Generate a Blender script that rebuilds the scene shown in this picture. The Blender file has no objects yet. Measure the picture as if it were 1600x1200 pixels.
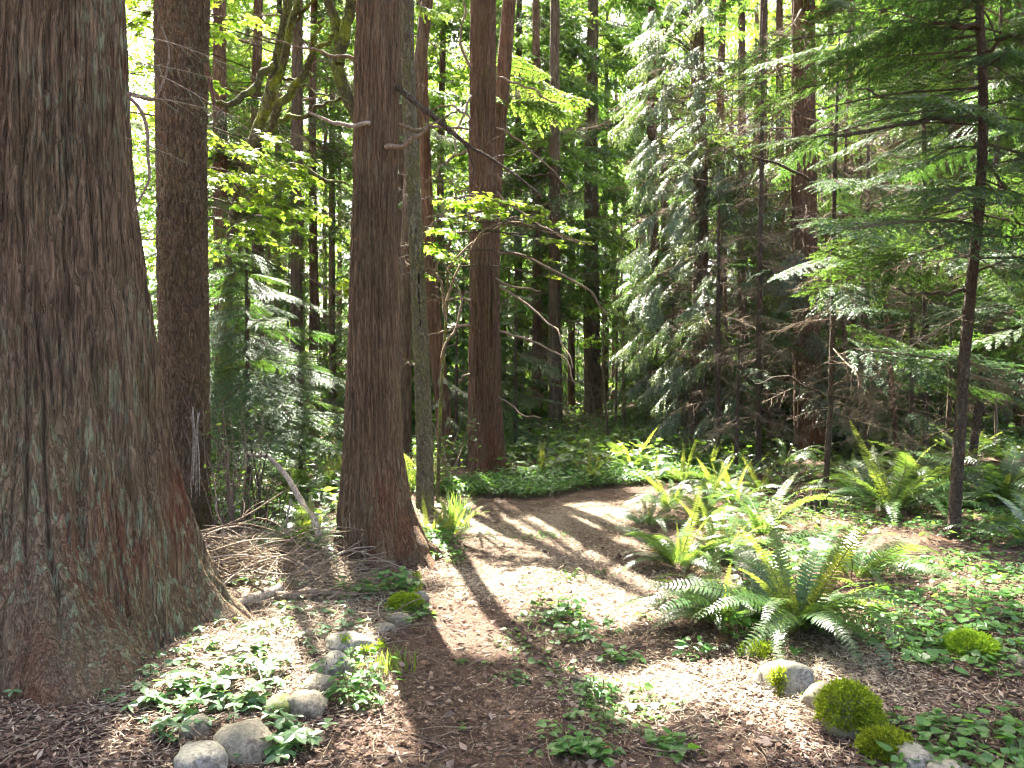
import bpy, bmesh, math, random
import numpy as np
from mathutils import Vector, Matrix

# ------------------------------------------------------------------ camera, sky, sun, exposure
SC = bpy.context.scene
COL = SC.collection
CAMZ, F, HOR = 1.6, 1208.0, 590.0          # eye height, focal length and horizon row of a 1600 x 1200 frame
cam_d = bpy.data.cameras.new('camera')
cam_d.sensor_width = 36.0
cam_d.lens = 36.0 * F / 1600.0
cam_d.shift_y = (HOR - 600.0) / 1600.0
cam_d.clip_end = 600.0
cam_d.clip_start = 0.05
cam = bpy.data.objects.new('camera', cam_d)
cam.location = (0, 0, CAMZ)
cam.rotation_euler = (math.radians(90), 0, 0)
COL.objects.link(cam)
SC.camera = cam

SUN_EL, SUN_AZ = math.radians(53), math.radians(-16)      # azimuth from +Y, minus is to the left
SDIR = np.array([math.sin(SUN_AZ) * math.cos(SUN_EL), math.cos(SUN_AZ) * math.cos(SUN_EL), math.sin(SUN_EL)])
world = bpy.data.worlds.new('World')
SC.world = world
world.use_nodes = True
nt = world.node_tree
for n in list(nt.nodes):
    nt.nodes.remove(n)
wo = nt.nodes.new('ShaderNodeOutputWorld')
bg = nt.nodes.new('ShaderNodeBackground')
sky = nt.nodes.new('ShaderNodeTexSky')
sky.sky_type = 'NISHITA'
sky.sun_disc = False
sky.sun_elevation = SUN_EL
sky.sun_rotation = SUN_AZ
sky.air_density = 0.7
sky.dust_density = 6.0
sky.ozone_density = 0.1
bg.inputs['Strength'].default_value = 0.075
nt.links.new(sky.outputs['Color'], bg.inputs['Color'])
nt.links.new(bg.outputs['Background'], wo.inputs['Surface'])
sun_d = bpy.data.lights.new('sun', 'SUN')
sun_d.energy = 5.0
sun_d.angle = math.radians(0.53)
sun_d.color = (1.0, 0.95, 0.86)
sun = bpy.data.objects.new('sun', sun_d)
sun.rotation_euler = Vector(SDIR).to_track_quat('Z', 'Y').to_euler()
sun.location = (0, 0, 40)
COL.objects.link(sun)
SC.view_settings.view_transform = 'Standard'
SC.view_settings.look = 'None'
SC.view_settings.exposure = 3.85
SC.view_settings.gamma = 1.0
SC.view_settings.use_curve_mapping = False
SC.render.engine = 'CYCLES'
cy = SC.cycles
cy.max_bounces = 6
cy.diffuse_bounces = 4
cy.glossy_bounces = 2
cy.transmission_bounces = 3
cy.transparent_max_bounces = 4
cy.caustics_reflective = False
cy.caustics_refractive = False
cy.sample_clamp_indirect = 6.0
cy.use_adaptive_sampling = True
cy.adaptive_threshold = 0.03
cy.filter_width = 1.15
cy.use_denoising = True
try:
    cy.denoiser = 'OPENIMAGEDENOISE'
    cy.denoising_input_passes = 'RGB_ALBEDO_NORMAL'
    cy.denoising_prefilter = 'FAST'
except Exception:
    pass

rng = np.random.default_rng(7)
random.seed(7)

# ------------------------------------------------------------------ noise
def _h(ix, iy, iz, seed):
    h = (ix.astype(np.int64) * 374761393 + iy.astype(np.int64) * 668265263 + iz.astype(np.int64) * 2147483647 + seed * 974634777) & 0xFFFFFFFF
    h = ((h ^ (h >> 13)) * 1274126177) & 0xFFFFFFFF
    h = ((h ^ (h >> 16)) * 2246822519) & 0xFFFFFFFF
    return ((h ^ (h >> 15)) & 0xFFFFFF) / float(0xFFFFFF)

def noise3(x, y, z, seed=0):
    x, y, z = np.broadcast_arrays(np.asarray(x, float), np.asarray(y, float), np.asarray(z, float))
    x0, y0, z0 = np.floor(x), np.floor(y), np.floor(z)
    fx, fy, fz = x - x0, y - y0, z - z0
    fx = fx * fx * (3 - 2 * fx); fy = fy * fy * (3 - 2 * fy); fz = fz * fz * (3 - 2 * fz)
    o = 0
    for dx in (0, 1):
        for dy in (0, 1):
            for dz in (0, 1):
                o = o + _h(x0 + dx, y0 + dy, z0 + dz, seed) * (fx if dx else 1 - fx) * (fy if dy else 1 - fy) * (fz if dz else 1 - fz)
    return o

def fbm(x, y, z, seed=0, octs=3):
    o, a, t = 0, 1.0, 0
    for i in range(octs):
        o = o + a * noise3(np.asarray(x) * 2 ** i, np.asarray(y) * 2 ** i, np.asarray(z) * 2 ** i, seed + i * 17)
        t += a; a *= 0.5
    return o / t

# ------------------------------------------------------------------ mesh building
def nrm(v):
    return v / np.maximum(np.linalg.norm(v, axis=-1, keepdims=True), 1e-9)

class MB:
    """collects vertices and faces and links them as ONE mesh"""
    def __init__(self):
        self.v, self.f, self.m, self.n = [], [], [], 0
    def add(self, V, Fc, mat=0):
        V = np.asarray(V, float).reshape(-1, 3)
        Fc = np.asarray(Fc, np.int64)
        if len(V) == 0 or len(Fc) == 0:
            return
        self.v.append(V); self.f.append(Fc + self.n); self.m.append(mat); self.n += len(V)
    def data(self, name, mats, smooth=False):
        me = bpy.data.meshes.new(name)
        V = np.concatenate(self.v)
        li = np.concatenate([a.ravel() for a in self.f])
        lt = np.concatenate([np.full(len(a), a.shape[1]) for a in self.f])
        mi = np.concatenate([np.full(len(a), m) for a, m in zip(self.f, self.m)])
        ls = np.concatenate([[0], np.cumsum(lt)[:-1]])
        me.vertices.add(len(V)); me.loops.add(len(li)); me.polygons.add(len(lt))
        me.vertices.foreach_set('co', V.astype(np.float32).ravel())
        me.loops.foreach_set('vertex_index', li.astype(np.int32))
        me.polygons.foreach_set('loop_start', ls.astype(np.int32))
        me.polygons.foreach_set('loop_total', lt.astype(np.int32))
        for m in (mats if isinstance(mats, (list, tuple)) else [mats]):
            me.materials.append(m)
        me.polygons.foreach_set('material_index', mi.astype(np.int32))
        me.polygons.foreach_set('use_smooth', np.full(len(lt), bool(smooth)))
        me.update(calc_edges=True)
        return me
    def obj(self, name, mats, parent=None, smooth=False):
        return link(name, self.data(name, mats, smooth), parent)

def link(name, data, parent=None, matrix=None):
    o = bpy.data.objects.new(name, data)
    COL.objects.link(o)
    if parent is not None:
        o.parent = parent
    if matrix is not None:
        o.matrix_local = matrix
    return o

def tag(o, label=None, cat=None, group=None, kind=None):
    if label: o['label'] = label
    if cat: o['category'] = cat
    if group: o['group'] = group
    if kind: o['kind'] = kind
    return o

def thing(name, label, cat, loc=(0, 0, 0), group=None):
    o = link(name, None)
    o.location = [float(c) for c in loc]
    o.empty_display_size = 0.2
    return tag(o, label, cat, group)

def catmull(P, n):
    """smooth resampling of a polyline with any number of columns"""
    P = np.asarray(P, float)
    if len(P) == 2:
        t = np.linspace(0, 1, n)[:, None]
        return P[0] * (1 - t) + P[1] * t
    Q = np.vstack([2 * P[0] - P[1], P, 2 * P[-1] - P[-2]])
    seg = np.linspace(0, len(P) - 1 - 1e-9, n)
    i = seg.astype(int); t = (seg - i)[:, None]
    a, b, c, d = Q[i], Q[i + 1], Q[i + 2], Q[i + 3]
    return 0.5 * (2 * b + (c - a) * t + (2 * a - 5 * b + 4 * c - d) * t * t + (3 * b - a - 3 * c + d) * t ** 3)

def tube(C, R, sides, ref=(0.31, 0.87, 0.39)):
    C = np.asarray(C, float); R = np.broadcast_to(np.asarray(R, float), (len(C),))
    T = nrm(np.gradient(C, axis=0))
    ref = np.asarray(ref, float)
    U = nrm(np.cross(T, ref)); W = np.cross(T, U)
    a = np.arange(sides) * 2 * math.pi / sides
    V = C[:, None] + R[:, None, None] * (np.cos(a)[None, :, None] * U[:, None] + np.sin(a)[None, :, None] * W[:, None])
    n = len(C)
    i = np.arange(n - 1)[:, None] * sides; j = np.arange(sides)[None]; k = (j + 1) % sides
    Fq = np.stack([i + j, i + k, i + sides + k, i + sides + j], -1).reshape(-1, 4)
    return V.reshape(-1, 3), Fq

def strips(B, D, N, L, W):
    """pointed leaf shapes (one quad each) from base, direction, normal, length, width"""
    D = nrm(D); S = nrm(np.cross(N, D)); n = len(B)
    L = np.broadcast_to(L, (n,))[:, None]; W = np.broadcast_to(W, (n,))[:, None]
    V = np.stack([B, B + D * L * .45 + S * W * .5, B + D * L, B + D * L * .45 - S * W * .5], 1)
    return V.reshape(-1, 3), np.arange(n * 4).reshape(-1, 4)

def scatter(TV, TF, O, X, Z, S):
    """copies of a template (x forward, z up) into one array"""
    X = nrm(X); Y = nrm(np.cross(Z, X)); Z = np.cross(X, Y); n = len(O)
    S = np.broadcast_to(S, (n,))
    V = O[:, None] + S[:, None, None] * (TV[None, :, 0:1] * X[:, None] + TV[None, :, 1:2] * Y[:, None] + TV[None, :, 2:3] * Z[:, None])
    Fc = TF[None] + (np.arange(n) * len(TV))[:, None, None]
    return V.reshape(-1, 3), Fc.reshape(-1, TF.shape[1])

def mat_pose(loc, az=0.0, pitch=0.0, roll=0.0, s=1.0):
    return Matrix.Translation(Vector([float(c) for c in loc])) @ Matrix.Rotation(az, 4, 'Z') @ Matrix.Rotation(pitch, 4, 'Y') @ Matrix.Rotation(roll, 4, 'X') @ Matrix.Scale(float(s), 4)

# ------------------------------------------------------------------ the lie of the land
PATH = np.array([(0.20, -6), (0.20, 0.0), (0.19, 3.0), (0.19, 4.8), (0.2, 6.2), (0.34, 7.6), (0.75, 9.0), (1.7, 10.2), (3.3, 11.1), (6.0, 11.7), (10, 12.0), (22, 13.0)])
PATHC = catmull(PATH, 150)
def path_half(y):
    return np.interp(y, [0, 4, 6.5, 8.5, 10, 12], [0.86, 0.84, 0.78, 1.02, 0.95, 0.75])
def pathd(x, y):
    """metres outside the path edge (negative on the path)"""
    x = np.asarray(x, float); y = np.asarray(y, float)
    sh = x.shape; x = x.ravel(); y = y.ravel(); out = np.empty(len(x))
    for i in range(0, len(x), 20000):
        d = np.hypot(x[i:i + 20000, None] - PATHC[None, :, 0], y[i:i + 20000, None] - PATHC[None, :, 1])
        k = d.argmin(1)
        out[i:i + 20000] = d[np.arange(len(k)), k] - path_half(PATHC[k, 1])
    out = out + 0.22 * (noise3(x * 1.3, y * 1.3, 0, 5) - .5) + .12 * (noise3(x * 4, y * 4, 0, 6) - .5)
    return out.reshape(sh)
def sstep(a, b, x):
    t = np.clip((x - a) / (b - a), 0, 1)
    return t * t * (3 - 2 * t)
def ground_h(x, y):
    x = np.asarray(x, float); y = np.asarray(y, float)
    d = pathd(x, y)
    h = 0.10 * sstep(-.1, 1.2, d) * (0.35 + noise3(x * .45, y * .45, 0, 3)) + .035 * (noise3(x * 1.9, y * 1.9, 0, 4) - .5) * sstep(-.3, .4, d)
    h = h - .03 * np.exp(-((d + .35) / .18) ** 2)                         # wheel ruts
    h = h + .10 * np.exp(-(((x + 2.3) / .8) ** 2 + ((y - 6.3) / .7) ** 2))  # under the brush heap
    h = h + .28 * sstep(14, 40, y) * noise3(x * .12, y * .12, 0, 9) + .5 * sstep(40, 90, y)
    h = h + .12 * sstep(3.0, 6.5, x) * sstep(6, 9, y)
    return h
def gz(x, y):
    return float(ground_h(np.array([x]), np.array([y]))[0])
def gp(px, py):
    """the spot on the ground seen at a place in the photograph"""
    z = 0.0
    for _ in range(7):
        Y = (CAMZ - z) * F / max(py - HOR, 8.0)
        X = (px - 800.0) / F * Y
        z = 0.5 * z + 0.5 * gz(X, Y)
    return np.array([X, Y, gz(X, Y)])
def at(px, py, Y):
    return np.array([(px - 800.0) / F * Y, Y, CAMZ - (py - HOR) / F * Y])

# ------------------------------------------------------------------ where sun falls through gaps in the canopy
LIT = []
def lit_ground(px, py, rx, ry):
    Y = CAMZ * F / (py - HOR)
    LIT.append(((px - 800) / F * Y, Y, rx / F * Y, ry * Y * Y / (F * CAMZ), 0.0))
def lit_air(px, py, Y, r):
    p = at(px, py, Y)
    g = p[:2] - SDIR[:2] / SDIR[2] * p[2]
    LIT.append((g[0], g[1], r, r / SDIR[2], p[2]))
for a in ((800, 822, 85, 13), (925, 806, 60, 17), (905, 868, 52, 9), (840, 905, 75, 9), (960, 952, 55, 16), (755, 912, 26, 9),
          (815, 932, 40, 10), (700, 985, 40, 14), (1000, 1084, 76, 22), (1235, 1062, 66, 46), (1330, 1030, 50, 16), (480, 1020, 105, 42),
          (400, 1085, 70, 40), (545, 1005, 50, 20), (430, 960, 60, 18), (440, 905, 60, 10), (1245, 940, 70, 60), (1010, 870, 65, 30),
          (1130, 745, 70, 14), (700, 820, 26, 16), (645, 735, 30, 14), (1190, 770, 60, 12), (1480, 920, 60, 14), (1540, 990, 40, 20),
          (1410, 1010, 40, 18), (1290, 800, 40, 10), (1430, 800, 40, 12), (1440, 905, 60, 10), (580, 1150, 60, 30), (1100, 900, 50, 16),
          (800, 765, 16, 8), (510, 690, 30, 9), (450, 760, 50, 8), (670, 880, 22, 10)):
    lit_ground(*a)
for a in ((1245, 900, 4.9, .4), (1050, 430, 12.5, 1.0), (1010, 560, 12.5, .8), (1090, 300, 12.5, .9), (1000, 220, 15, 1.0), (400, 300, 9.6, .75), (360, 370, 9.6, .5),
          (780, 330, 9.3, .8), (690, 400, 9.3, .5), (890, 370, 9.3, .5), (430, 430, 9.4, .5), (510, 470, 9.4, .5), (440, 120, 10, .6), (370, 200, 10, .5),
          (1230, 430, 9, .4), (1430, 300, 8, .35), (1200, 640, 9, .5), (850, 60, 14, 1.3), (500, 90, 14, 1.0), (1350, 500, 9, .35), (700, 620, 10.5, .4)):
    lit_air(*a)
rl = np.random.default_rng(12)
for py_ in range(10, 640, 55):
    lit_air(1035 + 30 * math.sin(py_), py_, 13.2, .85)
for _ in range(40):      # flecks of sun among the saplings and over the floor at the right
    lit_air(rl.uniform(1120, 1620), rl.uniform(20, 640), rl.uniform(8, 14.5), rl.uniform(.2, .36))
for _ in range(12):
    lit_air(rl.uniform(320, 720), rl.uniform(150, 640), rl.uniform(9, 13), rl.uniform(.2, .35))
for _ in range(22):
    lit_ground(rl.uniform(1150, 1600), rl.uniform(720, 1190), rl.uniform(14, 34), rl.uniform(5, 12))
for _ in range(14):
    lit_ground(rl.uniform(330, 1150), rl.uniform(720, 1190), rl.uniform(10, 26), rl.uniform(4, 9))
LITA = np.array(LIT)
def gap_share(P):
    """how many of the points P would stand in one beam of sun"""
    g = P[:, :2] - SDIR[:2] / SDIR[2] * P[:, 2:3]
    lo, hi = g.min(0), g.max(0)
    A = LITA[(LITA[:, 0] + LITA[:, 2] > lo[0]) & (LITA[:, 0] - LITA[:, 2] < hi[0]) & (LITA[:, 1] + LITA[:, 3] > lo[1]) & (LITA[:, 1] - LITA[:, 3] < hi[1])]
    if len(A) == 0: return 0
    e = ((g[:, 0:1] - A[None, :, 0]) / (A[None, :, 2] + .04)) ** 2 + ((g[:, 1:2] - A[None, :, 1]) / (A[None, :, 3] + .04)) ** 2
    return int(((e < 1) & (P[:, 2:3] > A[None, :, 4] + .35)).sum(0).max())
def shades_gap(p, rad):
    g = p[:2] - SDIR[:2] / SDIR[2] * p[2]
    e = ((g[0] - LITA[:, 0]) / (LITA[:, 2] + rad)) ** 2 + ((g[1] - LITA[:, 1]) / (LITA[:, 3] + rad)) ** 2
    return bool(np.any((e < 1) & (p[2] > LITA[:, 4] + .35)))

# ------------------------------------------------------------------ materials
class NT:
    def __init__(self, name):
        self.m = bpy.data.materials.new(name); self.m.use_nodes = True
        self.t = self.m.node_tree
        for n in list(self.t.nodes): self.t.nodes.remove(n)
        self.out = self.n('ShaderNodeOutputMaterial')
    def n(self, t, **k):
        o = self.t.nodes.new(t)
        for a, v in k.items():
            if a in o.inputs: o.inputs[a].default_value = v
            else: setattr(o, a, v)
        return o
    def l(self, a, b): self.t.links.new(a, b)
    def coord(self, scale=(1, 1, 1), obj=True):
        c = self.n('ShaderNodeTexCoord'); mp = self.n('ShaderNodeMapping')
        mp.inputs['Scale'].default_value = scale
        self.l(c.outputs['Object' if obj else 'Generated'], mp.inputs['Vector'])
        return mp.outputs['Vector']
    def noise(self, vec, scale, detail=4, rough=.6, dist=0.0):
        n = self.n('ShaderNodeTexNoise'); n.inputs['Scale'].default_value = scale; n.inputs['Detail'].default_value = detail
        n.inputs['Roughness'].default_value = rough; n.inputs['Distortion'].default_value = dist
        if vec is not None: self.l(vec, n.inputs['Vector'])
        return n.outputs['Fac']
    def ramp(self, fac, stops, interp='LINEAR'):
        r = self.n('ShaderNodeValToRGB'); r.color_ramp.interpolation = interp
        el = r.color_ramp.elements
        while len(el) < len(stops): el.new(0.5)
        for e, (p, c) in zip(el, stops):
            e.position = p
            e.color = (c, c, c, 1) if isinstance(c, (int, float)) else (*c, 1)
        self.l(fac, r.inputs['Fac'])
        return r.outputs['Color']
    def mix(self, fac, a, b, mode='MIX'):
        m = self.n('ShaderNodeMix', data_type='RGBA', blend_type=mode)
        for s, v in ((m.inputs[0], fac), (m.inputs[6], a), (m.inputs[7], b)):
            if hasattr(v, 'is_output'): self.l(v, s)
            else: s.default_value = v if isinstance(v, (int, float)) else (*v, 1)
        return m.outputs[2]
    def math(self, op, a, b=0.0):
        m = self.n('ShaderNodeMath', operation=op)
        for s, v in zip(m.inputs, (a, b)):
            if hasattr(v, 'is_output'): self.l(v, s)
            else: s.default_value = v
        return m.outputs[0]
    def bump(self, h, strength=.5, dist=.01):
        b = self.n('ShaderNodeBump'); b.inputs['Strength'].default_value = strength; b.inputs['Distance'].default_value = dist
        self.l(h, b.inputs['Height'])
        return b.outputs['Normal']
    def principled(self, col, rough=.8, spec=.3, normal=None):
        p = self.n('ShaderNodeBsdfPrincipled')
        if hasattr(col, 'is_output'): self.l(col, p.inputs['Base Color'])
        else: p.inputs['Base Color'].default_value = (*col, 1)
        p.inputs['Roughness'].default_value = rough
        p.inputs['Specular IOR Level'].default_value = spec
        if normal is not None: self.l(normal, p.inputs['Normal'])
        return p.outputs[0]
    def done(self, sh):
        self.l(sh, self.out.inputs['Surface']); return self.m

def bark_mat(name, dark, light, k=20, stretch=.08, lichen=0.0, lcol=(.29, .32, .19), red=0.0, moss=0.0, mcol=(.10, .13, .025), bump=.6, redtop=1.4):
    t = NT(name)
    v = t.coord((k, k, k * stretch))
    f1 = t.noise(v, 1.0, 6, .65, .3)
    v2 = t.coord((k * 3.2, k * 3.2, k * 3.2 * stretch * 1.6))
    f2 = t.noise(v2, 1.0, 4, .6)
    f = t.mix(.4, f1, f2)
    fs = t.noise(t.coord((k * 1.25, k * 1.25, k * 1.25 * stretch)), 1.0, 2, .5, .6)
    fis = t.ramp(t.math('ABSOLUTE', t.math('SUBTRACT', fs, .5)), [(.0, 0.0), (.05, .6), (.13, 1.0)])
    c = t.ramp(f, [(.28, dark), (.50, [(a + b) * .5 for a, b in zip(dark, light)]), (.68, light)])
    c = t.mix(fis, t.mix(1.0, c, (.55, .50, .47), 'MULTIPLY'), c)  # fissures darkened in colour, imitating the shade of their depth
    big = t.noise(t.coord((1.3, 1.3, .5)), 1.0, 3)
    c = t.mix(t.ramp(big, [(.35, 0.0), (.7, .45)]), c, [min(1, a * 1.25) for a in light])
    if red:
        rn = t.noise(t.coord((2.3, 2.3, .8)), 1.0, 4, .6)
        sep = t.n('ShaderNodeSeparateXYZ'); t.l(t.coord(), sep.inputs[0])
        hz = t.n('ShaderNodeMapRange'); hz.inputs[1].default_value = 0.0; hz.inputs[2].default_value = redtop; hz.inputs[3].default_value = .14; hz.inputs[4].default_value = 0.0
        t.l(sep.outputs['Z'], hz.inputs[0])
        m = t.ramp(t.math('ADD', rn, hz.outputs[0]), [(.62, 0.0), (.76, red)])
        c = t.mix(m, c, t.ramp(f, [(.3, (.10, .028, .016)), (.7, (.23, .085, .045))]))
    if lichen:
        ln = t.noise(t.coord((30, 30, 5.0)), 1.0, 5, .7)
        lb = t.noise(t.coord((1.6, 1.6, .7)), 1.0, 2)
        lm = t.math('MULTIPLY', t.ramp(ln, [(.525, 0.0), (.60, 1.0)]), t.ramp(lb, [(.43, 0.0), (.60, lichen)]))
        c = t.mix(lm, c, lcol)
        sp = t.n('ShaderNodeTexVoronoi'); sp.inputs['Scale'].default_value = 1.0
        t.l(t.coord((34, 34, 13)), sp.inputs['Vector'])
        dots = t.ramp(sp.outputs['Distance'], [(.06, lichen * .6), (.12, 0.0)])
        c = t.mix(dots, c, (.32, .29, .23))
    if moss:
        mn = t.noise(t.coord((3.5, 3.5, 2.0)), 1.0, 5, .7)
        c = t.mix(t.ramp(mn, [(.48, 0.0), (.62, moss)]), c, mcol)
    fl = t.noise(t.coord((k * 2.2, k * 2.2, k * 2.2 * max(.16, stretch))), 1.0, 5, .7)
    c = t.mix(t.ramp(fl, [(.42, .5), (.55, 0.0)]), c, t.mix(1.0, c, (.5, .47, .45), 'MULTIPLY'))
    c = t.mix(t.ramp(fl, [(.58, 0.0), (.72, .6)]), c, [min(1, a * 1.5) for a in light])
    nb = t.bump(t.math('ADD', t.math('MULTIPLY', fis, .8), t.math('ADD', t.math('MULTIPLY', f, .5), t.math('MULTIPLY', fl, .8))), min(1, bump * 1.6), .028)
    return t.done(t.principled(c, .92, .2, nb))

def leaf_mat(name, col, tcol, trans=.4, rough=.45, spec=.45, var=.35, hue=.03):
    t = NT(name)
    oi = t.n('ShaderNodeObjectInfo'); ge = t.n('ShaderNodeNewGeometry')
    hs = t.n('ShaderNodeHueSaturation')
    hs.inputs['Color'].default_value = (*col, 1)
    v = t.math('ADD', t.math('MULTIPLY', ge.outputs['Random Per Island'], var), 1 - var * .5 - var * .2)
    v = t.math('ADD', v, t.math('MULTIPLY', oi.outputs['Random'], var * .4))
    h = t.math('ADD', t.math('MULTIPLY', oi.outputs['Random'], hue), .5 - hue * .5)
    t.l(h, hs.inputs['Hue']); t.l(v, hs.inputs['Value'])
    hs2 = t.n('ShaderNodeHueSaturation'); hs2.inputs['Color'].default_value = (*tcol, 1)
    t.l(h, hs2.inputs['Hue']); t.l(v, hs2.inputs['Value'])
    p = t.principled(hs.outputs[0], rough, spec)
    tr = t.n('ShaderNodeBsdfTranslucent'); t.l(hs2.outputs[0], tr.inputs['Color'])
    mx = t.n('ShaderNodeMixShader'); mx.inputs[0].default_value = trans
    t.l(p, mx.inputs[1]); t.l(tr.outputs[0], mx.inputs[2])
    return t.done(mx.outputs[0])

def island_mat(name, stops, rough=.85, spec=.25, trans=0.0, k=60):
    t = NT(name)
    ge = t.n('ShaderNodeNewGeometry')
    c = t.ramp(ge.outputs['Random Per Island'], stops)
    n = t.noise(t.coord((k, k, k)), 1.0, 3)
    c = t.mix(t.ramp(n, [(.3, .55), (.7, 0.0)]), c, t.mix(1.0, c, (.35, .33, .32), 'MULTIPLY'))
    sh = t.principled(c, rough, spec)
    if trans:
        tr = t.n('ShaderNodeBsdfTranslucent'); t.l(c, tr.inputs['Color'])
        mx = t.n('ShaderNodeMixShader'); mx.inputs[0].default_value = trans
        t.l(sh, mx.inputs[1]); t.l(tr.outputs[0], mx.inputs[2]); sh = mx.outputs[0]
    return t.done(sh)

def soil_mat(name, stops, k=9.0):
    t = NT(name)
    v = t.coord()
    a = t.noise(v, k, 8, .72, .4); b = t.noise(v, k * 9, 5, .7); g = t.noise(v, .9, 3)
    c = t.ramp(t.mix(.5, a, b), stops)
    c = t.mix(t.ramp(g, [(.4, 0.0), (.75, .35)]), c, t.mix(1.0, c, (1.5, 1.4, 1.25), 'MULTIPLY'))
    return t.done(t.principled(c, .95, .15, t.bump(t.mix(.6, a, b), .9, .03)))

def stone_mat(name, base, moss=0.0):
    t = NT(name)
    v = t.coord()
    a = t.noise(v, 70, 4, .7); b = t.noise(v, 6, 5, .6); g = t.noise(v, 220, 2, .6)
    c = t.ramp(a, [(.33, [x * .35 for x in base]), (.5, base), (.7, [min(1, x * 1.45) for x in base])])
    c = t.mix(t.ramp(g, [(.60, 0.0), (.70, .7)]), c, (.04, .04, .04))
    c = t.mix(t.ramp(b, [(.40, .6), (.6, 0.0)]), c, (.16, .15, .09))
    c = t.mix(t.ramp(t.noise(v, 14, 6, .75), [(.52, 0.0), (.62, .75)]), c, (.075, .06, .04))
    if moss:
        c = t.mix(t.ramp(t.noise(v, 9, 5, .7), [(.42, 0.0), (.55, moss)]), c, (.10, .12, .02))
    return t.done(t.principled(c, .9, .25, t.bump(t.mix(.5, a, b), .6, .012)))

M = {}
M['cedar'] = bark_mat('cedar_bark', (.068, .045, .027), (.27, .182, .108), 36, .05, .8, red=.8, moss=.22, mcol=(.11, .10, .03))
M['cedar_mid'] = bark_mat('cedar_bark_grey_brown', (.070, .044, .026), (.27, .175, .100), 40, .045, .25, red=.75, moss=.1, redtop=2.4)
M['cedar_red'] = bark_mat('cedar_bark_red_brown', (.070, .038, .026), (.24, .135, .082), 30, .045, .12, red=1.0, moss=.25, redtop=4.0)
M['fir'] = bark_mat('fir_bark', (.062, .042, .025), (.235, .158, .094), 30, .28, .2, moss=.45, mcol=(.13, .10, .035))
M['far_bark'] = bark_mat('conifer_bark', (.060, .042, .029), (.20, .135, .088), 16, .12, .15, moss=.15)
M['far_red'] = bark_mat('conifer_bark_reddish', (.065, .038, .024), (.22, .125, .075), 16, .10, .05, moss=.1, red=.5, redtop=5)
M['sapling'] = bark_mat('sapling_bark', (.050, .037, .026), (.15, .108, .074), 40, .35, .3)
M['alder'] = bark_mat('alder_bark', (.070, .055, .034), (.25, .21, .135), 24, .5, .7, lcol=(.36, .36, .26), moss=.8, mcol=(.16, .155, .05), bump=.6)
M['mossy'] = bark_mat('mossy_bark', (.07, .07, .03), (.16, .14, .07), 24, .4, 0, moss=1.0, mcol=(.25, .29, .04))
M['twig'] = bark_mat('dead_twig_bark', (.12, .085, .058), (.30, .225, .16), 30, .4, 0, moss=.25, mcol=(.16, .16, .05), bump=.2)
M['pale_wood'] = bark_mat('bleached_wood', (.22, .17, .12), (.46, .38, .29), 26, .5, 0, bump=.3)
M['stem'] = leaf_mat('green_stem', (.10, .10, .035), (.10, .12, .03), .1, .6, .3)
M['cedar_leaf'] = leaf_mat('cedar_foliage', (.068, .115, .048), (.14, .21, .04), .36, .38, 1.0)
M['hemlock_leaf'] = leaf_mat('hemlock_foliage', (.042, .088, .028), (.085, .165, .022), .40, .5, .3)
M['fir_leaf'] = leaf_mat('fir_foliage', (.045, .10, .03), (.16, .28, .03), .48, .5, .3)
M['maple_leaf'] = leaf_mat('maple_leaf', (.10, .17, .03), (.34, .50, .04), .55, .45, .4)
M['broad_leaf'] = leaf_mat('broad_leaf', (.06, .115, .025), (.17, .28, .03), .45, .4, .45)
M['fern'] = leaf_mat('fern_green', (.045, .095, .025), (.15, .25, .03), .38, .36, .5)
M['fern_young'] = leaf_mat('young_fern_yellow_green', (.11, .15, .03), (.30, .36, .04), .45, .45, .4)
M['fern_dead'] = leaf_mat('dead_fern_brown', (.14, .075, .035), (.20, .09, .035), .25, .7, .2)
M['cover'] = leaf_mat('ground_cover_leaf', (.060, .15, .030), (.18, .37, .04), .45, .42, .45)
M['whorl'] = leaf_mat('whorl_leaf', (.085, .155, .06), (.18, .30, .06), .38, .38, .5)
M['grass'] = leaf_mat('grass_blade', (.09, .16, .03), (.24, .36, .04), .42, .45, .4)
M['moss'] = leaf_mat('moss_cushion', (.19, .26, .02), (.28, .37, .02), .35, .8, .1, .9)
M['chip'] = island_mat('path_litter', [(0, (.028, .015, .009)), (.4, (.090, .046, .026)), (.75, (.185, .105, .060)), (.92, (.34, .23, .14)), (1, (.50, .40, .28))])
M['litter'] = island_mat('leaf_litter', [(0, (.035, .020, .014)), (.4, (.10, .055, .036)), (.75, (.20, .125, .085)), (1, (.40, .31, .23))], trans=.15, k=30)
M['straw'] = island_mat('straw_painted_sunlit', [(0, (.11, .07, .04)), (.35, (.33, .25, .155)), (1, (.58, .50, .36))], k=40)  # dry straw tone, made paler so the sun patches look brighter
M['path'] = soil_mat('path_soil', [(.30, (.026, .017, .011)), (.5, (.072, .047, .031)), (.70, (.16, .11, .072))])
M['ground'] = soil_mat('forest_soil', [(.30, (.025, .016, .011)), (.5, (.075, .048, .032)), (.72, (.16, .11, .07))], 7)
M['stone'] = stone_mat('granite', (.225, .185, .130))
M['stone_grey'] = stone_mat('grey_granite', (.225, .205, .165))
M['stone_moss'] = stone_mat('mossy_granite', (.24, .22, .17), .9)

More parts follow.
